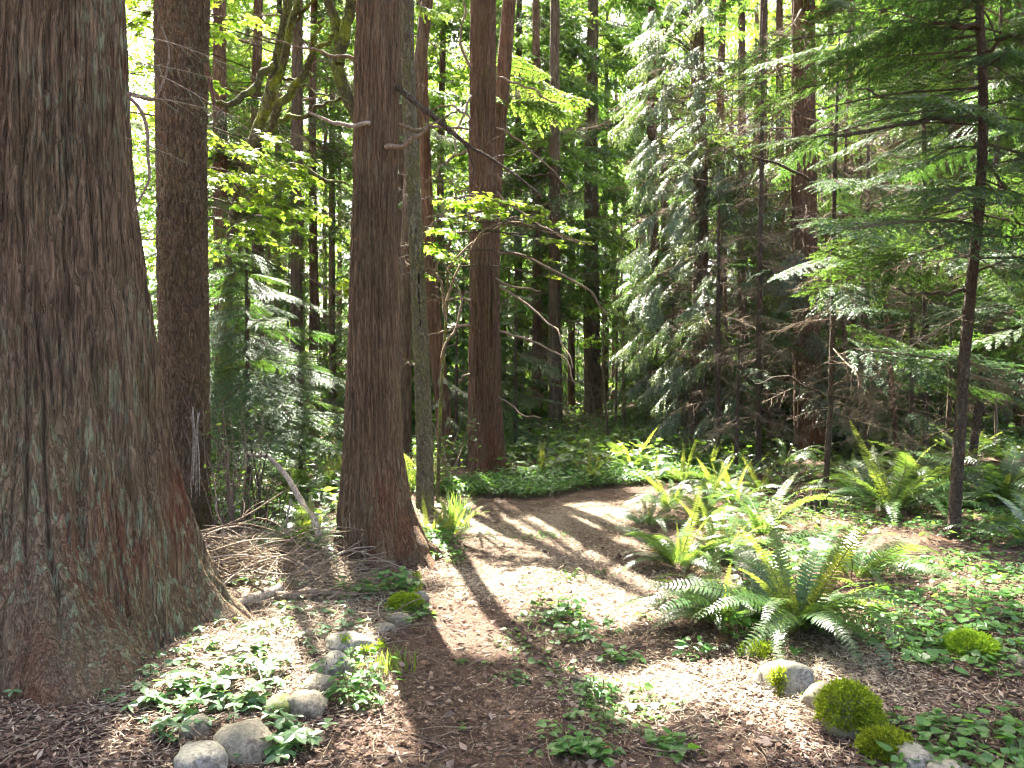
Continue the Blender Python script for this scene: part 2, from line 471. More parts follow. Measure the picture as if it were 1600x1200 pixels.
# ------------------------------------------------------------------ branches shared by the trees
def conifer_branch(name, seed, L, sp, tl, ang, lsp, llen, lwid, droop, upturn, tdroop, jit, leaf, wood=None, wr=.010, start=.10, hang=0.0):
    r = np.random.default_rng(seed)
    mb = MB()
    n = int(L / sp)
    ss = np.linspace(0, 1, 9)
    ph = r.uniform(0, 6)
    def axis(s):
        s = np.asarray(s, float)
        return np.stack([s * L * .97, .05 * L * np.sin(s * 3.2 + ph) * s, -droop * L * s ** 1.5 + upturn * L * s ** 3], -1)
    A = axis(ss)
    mb.add(*tube(A, wr * (1.05 - ss * .85), 5), 0)
    side = 1
    B_, D_, N_, LL, WW = [], [], [], [], []
    for i in range(n):
        s = start + (1 - start) * (i + r.uniform(0, .6)) / n
        s = min(s, .995)
        side = -side
        tlen = tl * ((1 - s) ** .75 + .12) * min(1.0, (s + .12) / .34) * r.uniform(.65, 1.15)
        b = axis(s); tg = nrm(axis(min(1, s + .02)) - axis(max(0, s - .02)))
        a = side * (ang + r.uniform(-.22, .22))
        d = np.array([tg[0] * math.cos(a) - tg[1] * math.sin(a), tg[0] * math.sin(a) + tg[1] * math.cos(a), tg[2] + r.uniform(-jit, jit) - hang])
        d = nrm(d)
        tt = np.linspace(0, 1, 5)[:, None]
        P = b + d * tlen * tt + np.array([0, 0, -1.0]) * tdroop * tlen * tt ** 2 + np.array([1.0, 0, 0]) * .12 * tlen * tt ** 2
        mb.add(*tube(P, wr * .32 * (1.1 - tt[:, 0]), 3), 0)
        m = max(3, int(tlen / lsp))
        tj = np.repeat(np.linspace(.06, .98, m), 2) + r.uniform(-.02, .02, m * 2)
        sg = np.tile([1, -1], m)
        Pb = b + d * tlen * tj[:, None] + np.array([0, 0, -1.0]) * (tdroop * tlen * tj ** 2)[:, None] + np.array([1.0, 0, 0]) * (.12 * tlen * tj ** 2)[:, None]
        T = nrm(d + np.array([0, 0, -2.0]) * (tdroop * tj)[:, None] + np.array([.24, 0, 0]) * tj[:, None])
        up = nrm(np.array([0, 0, 1.0]) + r.normal(0, .30, (m * 2, 3)))
        S = nrm(np.cross(up, T))
        la = .80 + r.uniform(-.2, .2, m * 2)
        Dl = T * np.cos(la)[:, None] + S * (np.sin(la) * sg)[:, None] - np.array([0, 0, .12 + hang * .4])
        sz = (1.05 - .55 * tj) * r.uniform(.6, 1.2, m * 2)
        keep = r.random(m * 2) > .06
        B_.append(Pb[keep]); D_.append(Dl[keep]); N_.append(up[keep]); LL.append((llen * sz)[keep]); WW.append((lwid * (.7 + .3 * sz))[keep])
        B_.append(P[-1:]); D_.append(T[-1:]); N_.append(up[-1:]); LL.append([llen * .8]); WW.append([lwid * .8])
    mb.add(*strips(np.concatenate(B_), np.concatenate(D_), np.concatenate(N_), np.concatenate(LL), np.concatenate(WW)), 1)
    return mb.data(name, [wood or M['twig'], leaf])

def dead_branch(name, seed, L, n=26, wood=None, wr=.010, droop=.15, leaf=None):
    r = np.random.default_rng(seed)
    mb = MB()
    t = np.linspace(0, 1, 12)
    ph = r.uniform(0, 6, 3)
    A = np.stack([t * L, .07 * L * np.sin(t * 4 + ph[0]) * t, -droop * L * t ** 1.4 + .05 * L * np.sin(t * 5 + ph[1]) * t], -1)
    mb.add(*tube(A, wr * (1.05 - .85 * t), 5), 0)
    for i in range(n):
        s = r.uniform(.12, 1); k = min(int(s * 11), 10); b = A[k] + (A[k + 1] - A[k]) * (s * 11 - k)
        tl = L * .42 * (1.1 - s) * r.uniform(.35, 1.2) + .05
        d = nrm(np.array([r.uniform(.2, 1), r.choice([-1, 1]) * r.uniform(.3, 1), r.uniform(-.75, .35)]))
        u = np.linspace(0, 1, 6)[:, None]
        c = r.normal(0, .35, 3); c[2] -= .25
        P = b + d * tl * u + c * tl * u ** 2
        mb.add(*tube(P, wr * .36 * (1.1 - u[:, 0]), 3), 0)
        for _ in range(r.integers(2, 5)):
            q = r.integers(1, 5); d2 = nrm(d + r.normal(0, .7, 3)); l2 = tl * r.uniform(.2, .5)
            u2 = np.linspace(0, 1, 4)[:, None]
            mb.add(*tube(P[q] + d2 * l2 * u2 + r.normal(0, .3, 3) * l2 * u2 ** 2, wr * .2 * (1.2 - u2[:, 0]), 3), 0)
    return mb.data(name, [wood or M['twig']])

def palmate():
    pts = []
    for a, rr in ((-128, .34), (-102, .56), (-80, .36), (-52, .86), (-26, .48), (0, 1.0), (26, .48), (52, .86), (80, .36), (102, .56), (128, .34)):
        pts.append((rr * math.cos(math.radians(a)) * .72 + .28, rr * math.sin(math.radians(a)) * .80, -.10 * rr * rr))
    V = np.array([(0.28, 0, .03)] + pts + [(0.08, 0, 0)])
    n = len(pts)
    Fc = np.array([(0, i, i + 1) for i in range(1, n)] + [(0, n, n + 1), (0, n + 1, 1)])
    return V, Fc
PALM = palmate()

def maple_branch(name, seed, L, n=10, leaf=.11, per=7, droop=.12, mat=None, wr=.008):
    r = np.random.default_rng(seed)
    mb = MB()
    t = np.linspace(0, 1, 10)
    ph = r.uniform(0, 6)
    A = np.stack([t * L, .08 * L * np.sin(t * 4 + ph) * t, .10 * L * np.sin(t * 2.5) - droop * L * t ** 2], -1)
    mb.add(*tube(A, wr * (1.05 - .85 * t), 5), 0)
    O, X, Z, S = [], [], [], []
    for i in range(n):
        s = .2 + .8 * (i + r.random()) / n; k = min(int(s * 9), 8); b = A[k] + (A[k + 1] - A[k]) * (s * 9 - k)
        tl = L * .40 * (1.15 - s) * r.uniform(.5, 1.2)
        d = nrm(np.array([.7, r.choice([-1, 1]) * r.uniform(.3, 1.1), r.uniform(-.1, .3)]))
        u = np.linspace(0, 1, 5)[:, None]
        P = b + d * tl * u + np.array([0, 0, -.15]) * tl * u ** 2
        mb.add(*tube(P, wr * .35 * (1.1 - u[:, 0]), 3), 0)
        for q in range(per):
            w = r.uniform(.25, 1.02)
            e = b + d * tl * w + np.array([0, 0, -.15]) * tl * w ** 2
            ld = nrm(d * .5 + np.array([r.normal(0, .8), r.normal(0, .8), r.normal(-.10, .18)]))
            pl = r.uniform(.04, .09)
            mb.add(*tube(np.array([e, e + ld * pl]), .0012, 3), 0)
            O.append(e + ld * pl); X.append(ld + np.array([0, 0, -.22])); Z.append(nrm(np.array([r.normal(0, .28), r.normal(0, .28), 1]))); S.append(leaf * r.uniform(.55, 1.2))
    mb.add(*scatter(PALM[0], PALM[1], np.array(O), np.array(X), np.array(Z), np.array(S)), 1)
    return mb.data(name, [M['twig'], mat or M['maple_leaf']])

BR = {}
BR['hemlock'] = [conifer_branch('hemlock_branch', 100 + i, 1.6, .036, .66, 1.0, .0145, .062, .0125, .10, -.02, .16, .10, M['hemlock_leaf'], M['sapling'], .0085) for i in range(5)]
BR['cedar'] = [conifer_branch('cedar_branch', 200 + i, 1.8, .040, .60, .85, .024, .08, .022, .30, .14, .42, .16, M['cedar_leaf'], None, .011, hang=.22) for i in range(5)]
BR['fir'] = [conifer_branch('fir_branch', 300 + i, 2.6, .075, .95, .95, .050, .125, .036, .18, .05, .22, .16, M['fir_leaf'], M['far_bark'], .018) for i in range(5)]
BR['canopy'] = [conifer_branch('canopy_branch', 400 + i, 3.2, .10, 1.3, .95, .085, .24, .085, .16, .03, .2, .22, M['fir_leaf'], M['far_bark'], .025) for i in range(4)]
BR['mass'] = [conifer_branch('leafy_branch', 450 + i, 3.0, .085, 1.15, .95, .060, .20, .075, .22, .06, .32, .25, M['fir_leaf'], M['far_bark'], .022) for i in range(4)]
BR['dead'] = [dead_branch('dead_branch', 500 + i, 1.5, 34, None, .014) for i in range(6)]
BR['bare'] = [dead_branch('bare_branch', 520 + i, 1.2, 9, None, .011, .08) for i in range(5)]
BR['maple'] = [maple_branch('maple_branch', 600 + i, 1.3, 11, .135) for i in range(5)]
BR['vine'] = [maple_branch('vine_maple_branch', 660 + i, 1.1, 9, .185, 5) for i in range(5)]
BR['fan'] = [conifer_branch('cedar_fan', 680 + i, .95, .030, .46, .75, .022, .075, .022, .42, .12, .55, .25, M['cedar_leaf'], None, .007, hang=.30) for i in range(5)]
BR['maple_far'] = [maple_branch('maple_branch', 640 + i, 2.6, 16, .20, 8, wr=.015) for i in range(4)]

SAMPLES = {}
def samples(me):
    if me.name not in SAMPLES:
        v = np.empty(len(me.vertices) * 3, np.float32); me.vertices.foreach_get('co', v)
        SAMPLES[me.name] = np.random.default_rng(3).permutation(v.reshape(-1, 3))[:320 if me.name.startswith('leafy') else 160].astype(float)
    return SAMPLES[me.name]
def bough_share(me, mat, foot):
    A = np.array(mat); V = samples(me)
    return gap_share(V @ A[:3, :3].T + A[:3, 3] + foot)

# ------------------------------------------------------------------ trunks
def trunk_data(name, pts, mat, nu=20, dv=.12, bark=None, flare=None, sink=.25, zfine=1e9, seed=0):
    """pts: (x, y, z, radius) from the ground up, in the thing's own space"""
    P = np.asarray(pts, float)
    if sink:
        b = P[0].copy(); b[2] -= sink; b[3] *= 1.06
        P = np.vstack([b, P])
    D = catmull(P, 400)
    d = np.concatenate([[0], np.cumsum(np.linalg.norm(np.diff(D[:, :3], axis=0), axis=1))])
    lv = [0.0]
    while lv[-1] < d[-1]:
        lv.append(lv[-1] + (dv if lv[-1] < zfine else dv * 8))
    lv[-1] = d[-1]
    lv = np.array(lv)
    C = np.stack([np.interp(lv, d, D[:, i]) for i in range(4)], -1)
    T = nrm(np.gradient(C[:, :3], axis=0))
    U = nrm(np.cross(np.array([0, 1.0, 0]), T)); W = np.cross(T, U)
    th = np.arange(nu) * 2 * math.pi / nu
    R = np.repeat(C[:, 3:4], nu, 1)
    TH, ZZ = np.meshgrid(th, C[:, 2])
    zz0 = C[:, 2] - P[0, 2] - sink
    if flare:
        amp, hgt, lobes, sharp = flare
        rs = np.random.default_rng(seed)
        lob = np.zeros_like(TH)
        for k in range(lobes):
            a = (k + rs.uniform(-.3, .3)) * 2 * math.pi / lobes
            dd = np.angle(np.exp(1j * (TH - a - .12 * np.sin(ZZ * 3 + k))))
            lob += rs.uniform(.6, 1.2) * np.exp(-(dd / sharp) ** 2)
        fall = np.exp(-np.maximum(ZZ - P[0, 2] - sink, 0) / hgt)
        R = R * (1 + amp * fall * (lob - .35))
    if bark:
        k, st, dep, k2, dep2 = bark
        r0 = float(np.median(C[:, 3]))
        cx, cyy = np.cos(TH) * r0, np.sin(TH) * r0
        tw = .05 * np.sin(ZZ * 1.3 + seed)
        cx, cyy = cx * np.cos(tw) - cyy * np.sin(tw), cx * np.sin(tw) + cyy * np.cos(tw)
        wx = .5 * (noise3(cx * k * .4, cyy * k * .4, ZZ * k * st * 2.2, seed + 3) - .5) * 2 / k
        n1 = noise3((cx + wx) * k, (cyy + wx) * k, ZZ * k * st, seed)
        n2 = noise3((cx + wx) * k2, (cyy - wx) * k2, ZZ * k2 * st * 1.4, seed + 1)
        rid = np.minimum(np.abs(2 * n1 - 1) * 2.6, 1.0)
        rid2 = np.minimum(np.abs(2 * n2 - 1) * 2.2, 1.0)
        big = noise3(cx * 5, cyy * 5, ZZ * 1.2, seed + 2) - .5
        sc = C[:, 3:4] / max(r0, 1e-6)
        R = R + ((rid - 1) * dep + (rid2 - 1) * dep2) * np.clip(sc, .5, 1.3) + big * r0 * .06
    V = C[:, None, :3] + R[..., None] * (np.cos(th)[None, :, None] * U[:, None] + np.sin(th)[None, :, None] * W[:, None])
    n = len(lv)
    i = np.arange(n - 1)[:, None] * nu; j = np.arange(nu)[None]; kk = (j + 1) % nu
    Fq = np.stack([i + j, i + kk, i + nu + kk, i + nu + j], -1).reshape(-1, 4)
    mb = MB(); mb.add(V.reshape(-1, 3), Fq, 0)
    mb.add(np.vstack([V[-1], C[-1:, :3] + T[-1:] * .02]), np.array([(q, (q + 1) % nu, nu) for q in range(nu)]), 0)
    return mb.data(name, mat, True)

TREES = []
class Tree:
    """an Empty at the foot, a trunk, a crown that holds the branches"""
    def __init__(self, name, label, cat, foot, pts, mat, group=None, data=None, scale=1.0, rot=0.0, **kw):
        self.root = thing(name, label, cat, foot, group)
        self.foot = np.asarray(foot, float)
        self.pts = np.asarray(pts, float) * (np.array([1, 1, 1, 1]) * scale)
        self.trunk = link('trunk', data if data is not None else trunk_data('trunk', pts, mat, **kw), self.root)
        if data is not None:
            self.trunk.matrix_local = Matrix.Rotation(rot, 4, 'Z') @ Matrix.Scale(scale, 4)
            c, s = math.cos(rot), math.sin(rot)
            x, y = self.pts[:, 0].copy(), self.pts[:, 1].copy()
            self.pts[:, 0] = x * c - y * s; self.pts[:, 1] = x * s + y * c
        self._crown = None
        TREES.append(self)
    @property
    def crown(self):
        if self._crown is None:
            self._crown = link('crown', None, self.root)
        return self._crown
    def axis(self, z):
        p = self.pts
        o = np.argsort(p[:, 2])
        return np.array([np.interp(z, p[o, 2], p[o, i]) for i in range(4)])
    def branch(self, kind, z, az, s, pitch=.1, roll=0.0, var=None, force=False, name='branch'):
        a = self.axis(z)
        me = BR[kind][random.randrange(len(BR[kind])) if var is None else var]
        base = np.array([a[0] + math.cos(az) * a[3] * .7, a[1] + math.sin(az) * a[3] * .7, z])
        L = {'hemlock': 1.6, 'cedar': 1.8, 'fir': 2.6, 'canopy': 3.2, 'mass': 3.0, 'vine': 1.1, 'fan': .95, 'maple': 1.3, 'maple_far': 2.6, 'dead': 1.5, 'bare': 1.2}[kind] * s
        mt = mat_pose(base, az, pitch, roll, s)
        if not force and kind not in ('dead', 'bare') and bough_share(me, mt, self.foot) > (8 if kind == 'mass' else 4):
            return None
        return link(name, me, self.crown, mt)
    def whorls(self, kind, z0, z1, n, s0, s1, pitch=(.0, .3), az=None, spread=math.pi):
        for i in range(n):
            f = (i + random.random()) / n
            z = z0 + (z1 - z0) * f
            a = (i * 2.39996 + random.uniform(-.4, .4)) if az is None else az + random.uniform(-spread, spread)
            self.branch(kind, z, a, (s0 + (s1 - s0) * f) * random.uniform(*((.5, 1.35) if kind == 'hemlock' else (.75, 1.2))), random.uniform(*pitch) + (random.gauss(0, .12) if kind == 'hemlock' else 0), random.uniform(-.45, .45))
    def limb(self, pts, sides=7, n=24, mat=None, name='branch', parent=None, wig=0.0, seed=1):
        """a limb given as world points (x, y, z, r)"""
        P = np.asarray(pts, float).copy(); P[:, :3] -= self.foot
        C = catmull(P, n)
        if wig:
            r_ = np.random.default_rng(seed)
            C[1:-1, :3] += (noise3(np.arange(n)[1:-1, None] * .45, np.array([0, 5, 9.0])[None], seed, seed) - .5) * wig
        mb = MB(); mb.add(*tube(C[:, :3], C[:, 3], sides), 0)
        mb.add(np.vstack([C[-1:, :3] + nrm(C[-1:, :3] - C[-2:-1, :3]) * C[-1, 3], tube(C[-2:, :3], C[-2:, 3], sides)[0][sides:]]), np.array([(0, q + 1, (q + 1) % sides + 1) for q in range(sides)]), 0)
        return mb.obj(name, mat or M['twig'], parent or self.root, True)

def spray(t_, kind, p, az, pitch, roll, s):
    """a leafy branch at a world point, joined to its trunk by a thin stem"""
    p = np.asarray(p, float) - t_.foot
    z = min(p[2] + .12 * np.hypot(p[0], p[1]), t_.pts[:, 2].max())
    a = t_.axis(z)
    b = a[:3]; m = (b + p) / 2 + np.array([0, 0, .06])
    me = BR[kind][random.randrange(len(BR[kind]))]; mt = mat_pose(p, az, pitch, roll, s)
    if kind == 'hemlock' and bough_share(me, mt, t_.foot) > 8: return
    link('branch', me, t_.crown, mt)
    if np.linalg.norm(b - p) > .25:
        C = catmull([b, m, p], 10); mb = MB(); mb.add(*tube(C, np.linspace(.011, .006, 10), 4)); mb.obj('twig', M['sapling'], t_.crown, True)

def pxtrunk(foot, Y, rows):
    """rows: (px, py, half width px) -> points in the thing's own space, at depth Y"""
    out = []
    for px, py, w in rows:
        p = at(px, py, Y) - foot
        out.append((p[0], 0.0, p[2], w / F * Y))
    return out

def pl(Y0, Y1, rows):
    """photograph polyline (px, py, half width px) between two depths -> world points with radius"""
    n = len(rows); out = []
    for i, (px, py, w) in enumerate(rows):
        Y = Y0 + (Y1 - Y0) * i / (n - 1)
        out.append((*at(px, py, Y), w / F * Y))
    return out

# ------------------------------------------------------------------ ground and path
def build_ground():
    xs = np.concatenate([np.linspace(-150, -14, 40), np.linspace(-13.5, 13.5, 181), np.linspace(14, 150, 40)])
    ys = np.concatenate([np.linspace(-40, -3, 12), np.linspace(-2.5, 24, 178), np.linspace(24.5, 60, 50), np.linspace(62, 220, 40)])
    X, Y = np.meshgrid(xs, ys)
    Z = ground_h(X, Y)
    V = np.stack([X, Y, Z], -1).reshape(-1, 3)
    n, m = len(ys), len(xs)
    i = np.arange(n - 1)[:, None] * m; j = np.arange(m - 1)[None]
    Fq = np.stack([i + j, i + j + 1, i + m + j + 1, i + m + j], -1).reshape(-1, 4)
    mb = MB(); mb.add(V, Fq)
    o = mb.obj('ground', M['ground'], None, True)
    tag(o, 'brown forest floor of soil and needles', 'ground', kind='structure')
    # the path: cells of a finer sheet that lie inside its edge
    xs = np.arange(-2.2, 9.0, .045); ys = np.arange(1.6, 14.5, .045)
    X, Y = np.meshgrid(xs, ys)
    D = pathd(X, Y)
    Z = ground_h(X, Y) + .012 - .014 * sstep(-.12, .02, D) + .014 * (noise3(X * 6, Y * 6, 0, 21) - .5) * sstep(0, -.2, D) + .010 * (noise3(X * 15, Y * 15, 0, 22) - .5) * sstep(0, -.2, D)
    Z = np.maximum(Z, ground_h(X, Y) + .003)
    n, m = len(ys), len(xs)
    keep = (D[:-1, :-1] < 0) & (D[1:, 1:] < .02)
    i = np.arange(n - 1)[:, None] * m; j = np.arange(m - 1)[None]
    Fq = np.stack([i + j, i + j + 1, i + m + j + 1, i + m + j], -1)[keep]
    used = np.unique(Fq); mp = np.full(n * m, -1); mp[used] = np.arange(len(used))
    mb = MB(); mb.add(np.stack([X, Y, Z], -1).reshape(-1, 3)[used], mp[Fq])
    o = mb.obj('path', M['path'], None, True)
    tag(o, 'brown woodland path curving away to the right', 'path', kind='structure')
build_ground()


def shade_floor():
    """extra boughs added to the standing trees just to shade the floor between the sun patches"""
    xs = np.arange(-5.0, 7.5, .25); ys = np.arange(2.2, 16.0, .25)
    GX, GY = np.meshgrid(xs, ys); G = np.stack([GX.ravel(), GY.ravel()], -1)
    todo = np.ones(len(G), int) * 2
    for g_i, g in enumerate(G):
        if shades_gap(np.array([g[0], g[1], 5.0]) + np.array([SDIR[0] / SDIR[2] * 5, SDIR[1] / SDIR[2] * 5, 0]), .05): todo[g_i] = 0
    tall = [t for t in TREES if t.pts[:, 2].max() > 9]
    hs = np.arange(5.2, 20.4, .4)
    AX = np.array([[t.axis(h)[:2] + t.foot[:2] for h in hs] for t in tall]); top = np.array([t.pts[:, 2].max() for t in tall])
    order = list(range(len(G))) * 2; random.shuffle(order); made = 0
    for gi in order:
        if todo[gi] <= 0: continue
        g = G[gi]
        P = np.stack([g[0] + SDIR[0] / SDIR[2] * hs, g[1] + SDIR[1] / SDIR[2] * hs], -1)
        D = np.linalg.norm(AX - P[None], axis=2)
        cand = np.argwhere((D > .25) & (D < 3.0) & (hs[None] < top[:, None] - 1))
        if len(cand) == 0: continue
        for ci in np.random.default_rng(gi + 7).permutation(len(cand))[:120]:
            ti, hi = cand[ci]; t = tall[ti]
            e = np.array([*P[hi], hs[hi]]); dist = D[ti, hi]; zb = hs[hi] + dist * .12
            b = np.array([*(t.axis(zb)[:2] + t.foot[:2]), zb]); L = dist * 1.2 + .25
            d = (e - b) / dist
            az = math.atan2(d[1], d[0]); s = L / 3.0; me = BR['mass'][random.randrange(4)]
            mt = mat_pose(b - t.foot, az, -.10, random.uniform(-.15, .15), s)
            if bough_share(me, mt, t.foot) > (2 if g[0] < 1.7 else 7): continue
            link('branch', me, t.crown, mt)  # added shade bough, not one of the tree's own whorls
            made += 1
            A = np.array(mt); W = samples(me) @ A[:3, :3].T + A[:3, 3] + t.foot
            q2 = W[:, :2] - SDIR[:2] / SDIR[2] * W[:, 2:3]
            cnt = (np.hypot(G[:, 0:1] - q2[None, :, 0], G[:, 1:2] - q2[None, :, 1]) < .2).sum(1)
            todo[cnt >= 6] -= 1
            break
    print('floor boughs', made, 'cells left', int((todo > 0).sum()), 'of', len(G))

# ------------------------------------------------------------------ the near trees
def foot_at(px, Y):
    x = (px - 800) / F * Y
    return np.array([x, Y, gz(x, Y)])

# great cedar at the left edge of the frame
ft = np.array([-2.76, 4.5, gz(-2.76, 4.5)])
t = Tree('cedar_tree', 'huge grey-brown cedar trunk with furrowed lichen-spotted bark at the left edge', 'tree', ft,
         [(0, 0, 0, 1.02), (0, 0, .3, .90), (.0, 0, .7, .80), (.0, 0, 1.1, .725), (0, 0, 1.9, .612), (0, 0, 2.8, .505), (.01, 0, 3.7, .45), (.02, 0, 6, .41), (.05, 0, 12, .34), (.1, 0, 22, .12)],
         M['cedar'], nu=500, dv=.028, bark=(30, .042, .030, 70, .014), flare=(.32, .45, 10, .20), zfine=4.8, seed=4)
GREAT = t
t.whorls('canopy', 9, 20, 14, .8, .5)
# dead sprig with a few needles hanging off its right side
SPRIG = conifer_branch('sprig', 77, 1.0, .06, .36, .8, .020, .030, .006, .25, 0, .25, .3, M['hemlock_leaf'], M['pale_wood'], .006)
for px, py, Y, az, pit, s in ((205, 150, 4.2, .25, -.12, .62), (240, 60, 4.2, .1, .1, .60), (212, 100, 4.1, -.4, .05, .5), (196, 215, 4.3, -.2, .2, .42), (250, 118, 4.5, .2, .3, .7)):
    p = at(px, py, Y) - ft
    link('branch', SPRIG, t.crown, mat_pose(p, az, pit, .4, s))
t.limb(pl(4.35, 4.3, [(200, 150, 3), (225, 180, 3), (232, 240, 2.4), (228, 290, 2), (210, 330, 1.4)]), wig=.02, n=14, sides=5)
t.limb(pl(4.35, 4.4, [(198, 148, 4), (225, 152, 3.2), (250, 146, 2.4), (262, 80, 1.8), (252, 40, 1.2)]), wig=.02, n=14, sides=5)
# tuft of dry twigs caught on its flank
for k in range(9):
    a = random.uniform(-.5, .5)
    t.limb(pl(5.1, 5.0, [(305 + random.uniform(-8, 8), 640 + random.uniform(-6, 16), 1.1), (306 + 20 * a, 690, 1.0), (306 + 40 * a, 740 + random.uniform(0, 40), .7)]), n=7, sides=4, name='dry_twig', mat=M['pale_wood'])

ft = foot_at(289, 7.3)
t = Tree('fir_tree', 'straight fir trunk with small scaly brown plates just behind the huge cedar', 'tree', ft,
         pxtrunk(ft, 7.3, [(289, 862, 48), (288, 800, 42), (288, 700, 39.5), (287, 500, 38), (284, 250, 38.5), (285, 0, 42), (287, -400, 40), (290, -1400, 24), (292, -2600, 6)]),
         M['fir'], nu=260, dv=.026, bark=(26, .28, .015, 55, .007), flare=(.16, .4, 7, .3), zfine=5.6, seed=11)
t.whorls('canopy', 8, 20, 24, .8, .5)
t.limb(pl(7.1, 7.0, [(322, 100, 5), (330, 140, 4), (336, 170, 2), (333, 200, 1)]), n=10, mat=M['far_red'])

ft = foot_at(586, 6.7)
t = Tree('cedar_tree', 'tall straight cedar with flared foot standing at the left of the path', 'tree', ft,
         pxtrunk(ft, 6.7, [(596, 885, 80), (592, 855, 70), (587, 800, 59), (584, 745, 52), (583, 690, 47.5), (584, 600, 43), (585, 500, 40), (586, 350, 37), (588, 190, 35.5), (592, 0, 36), (598, -400, 33), (606, -1400, 21), (612, -2700, 5)]),
         M['cedar_mid'], nu=320, dv=.026, bark=(42, .04, .014, 95, .007), flare=(.46, .26, 9, .20), zfine=5.3, seed=23)
t.whorls('canopy', 7.5, 20, 34, .85, .45)
for k, rows in enumerate(([(640, 830, 16), (655, 862, 15), (668, 884, 11), (682, 898, 7), (696, 905, 3)], [(545, 835, 14), (530, 868, 13), (518, 890, 9), (508, 905, 4)], [(600, 840, 14), (606, 872, 13), (612, 895, 9), (618, 908, 4)])):
    t.limb(pl(6.62, 6.25 if k != 2 else 6.05, rows), n=20, sides=12, mat=M['cedar_mid'], name='root', wig=.02, seed=k)
t.limb(pl(6.5, 6.3, [(578, 193, 4), (560, 195, 3.4), (530, 195, 3), (512, 190, 2.6), (495, 180, 2.2), (480, 172, 1.4)]), wig=.02, n=18, mat=M['pale_wood'])
t.limb(pl(6.5, 6.4, [(602, 231, 4), (625, 228, 3.6), (650, 215, 3), (672, 197, 2.2), (690, 185, 1.2)]), wig=.03, n=16)
t.limb(pl(6.6, 6.1, [(621, 136, 5), (650, 160, 4.6), (685, 190, 4), (720, 218, 3.4), (750, 238, 2.8), (795, 266, 2), (845, 305, 1.2)]), wig=.012, n=26, mat=M['sapling'])
for a_ in ([(690, 195, 1.6), (715, 170, 1.2), (740, 160, .7)], [(730, 226, 1.5), (740, 260, 1.1), (738, 285, .6)], [(660, 168, 1.4), (672, 205, 1), (668, 230, .6)], [(770, 250, 1.2), (800, 240, .9), (830, 236, .5)]):
    t.limb(pl(6.35, 6.3, a_), wig=.03, n=10, sides=5, mat=M['sapling'])
t.limb(pl(6.9, 7.2, [(618, 195, 3), (650, 201, 2.6), (700, 200, 2.2), (735, 203, 1.4)]), wig=.03, n=14)
t.limb(pl(6.8, 6.6, [(553, 92, 3), (520, 85, 2.2), (470, 75, 1.6), (410, 58, 1.0)]), wig=.03, n=14)

ft = foot_at(661, 9.2)
t = Tree('alder_tree', 'slender mottled alder with a dark split down its trunk', 'tree', ft,
         pxtrunk(ft, 9.2, [(664, 800, 16), (664, 730, 14), (661, 620, 13), (657, 520, 12.5), (650, 380, 12), (642, 220, 11.5), (637, 60, 10.5), (640, -200, 10), (650, -900, 6), (655, -1400, 2)]),
         M['alder'], nu=64, dv=.03, bark=(26, .5, .006, 60, .004), zfine=7, seed=31)
mb = MB()   # the dark split: a sunken seam of old wood standing just proud of the bark
sp = pl(9.125, 9.125, [(652, 395, .5), (654, 430, 1.8), (655, 470, 2.2), (658, 520, 1.8), (659, 545, .6), (661, 570, 1.3), (663, 620, 1.6), (666, 690, 1.8), (667, 740, 1.5), (668, 775, .5)])
C = catmull(np.array(sp), 40); C[:, :3] -= ft
mb.add(*tube(C[:, :3], C[:, 3], 6))
mb.obj('split', bark_mat('dark_old_wood', (.012, .009, .008), (.05, .035, .028), 40, .2), t.root, True)
t.whorls('maple_far', 6.5, 10, 10, .5, .35)
for k in range(14):
    t.branch('bare', random.uniform(1.5, 5.5), random.uniform(0, 6.28), random.uniform(.3, .55), random.uniform(-.3, .3))

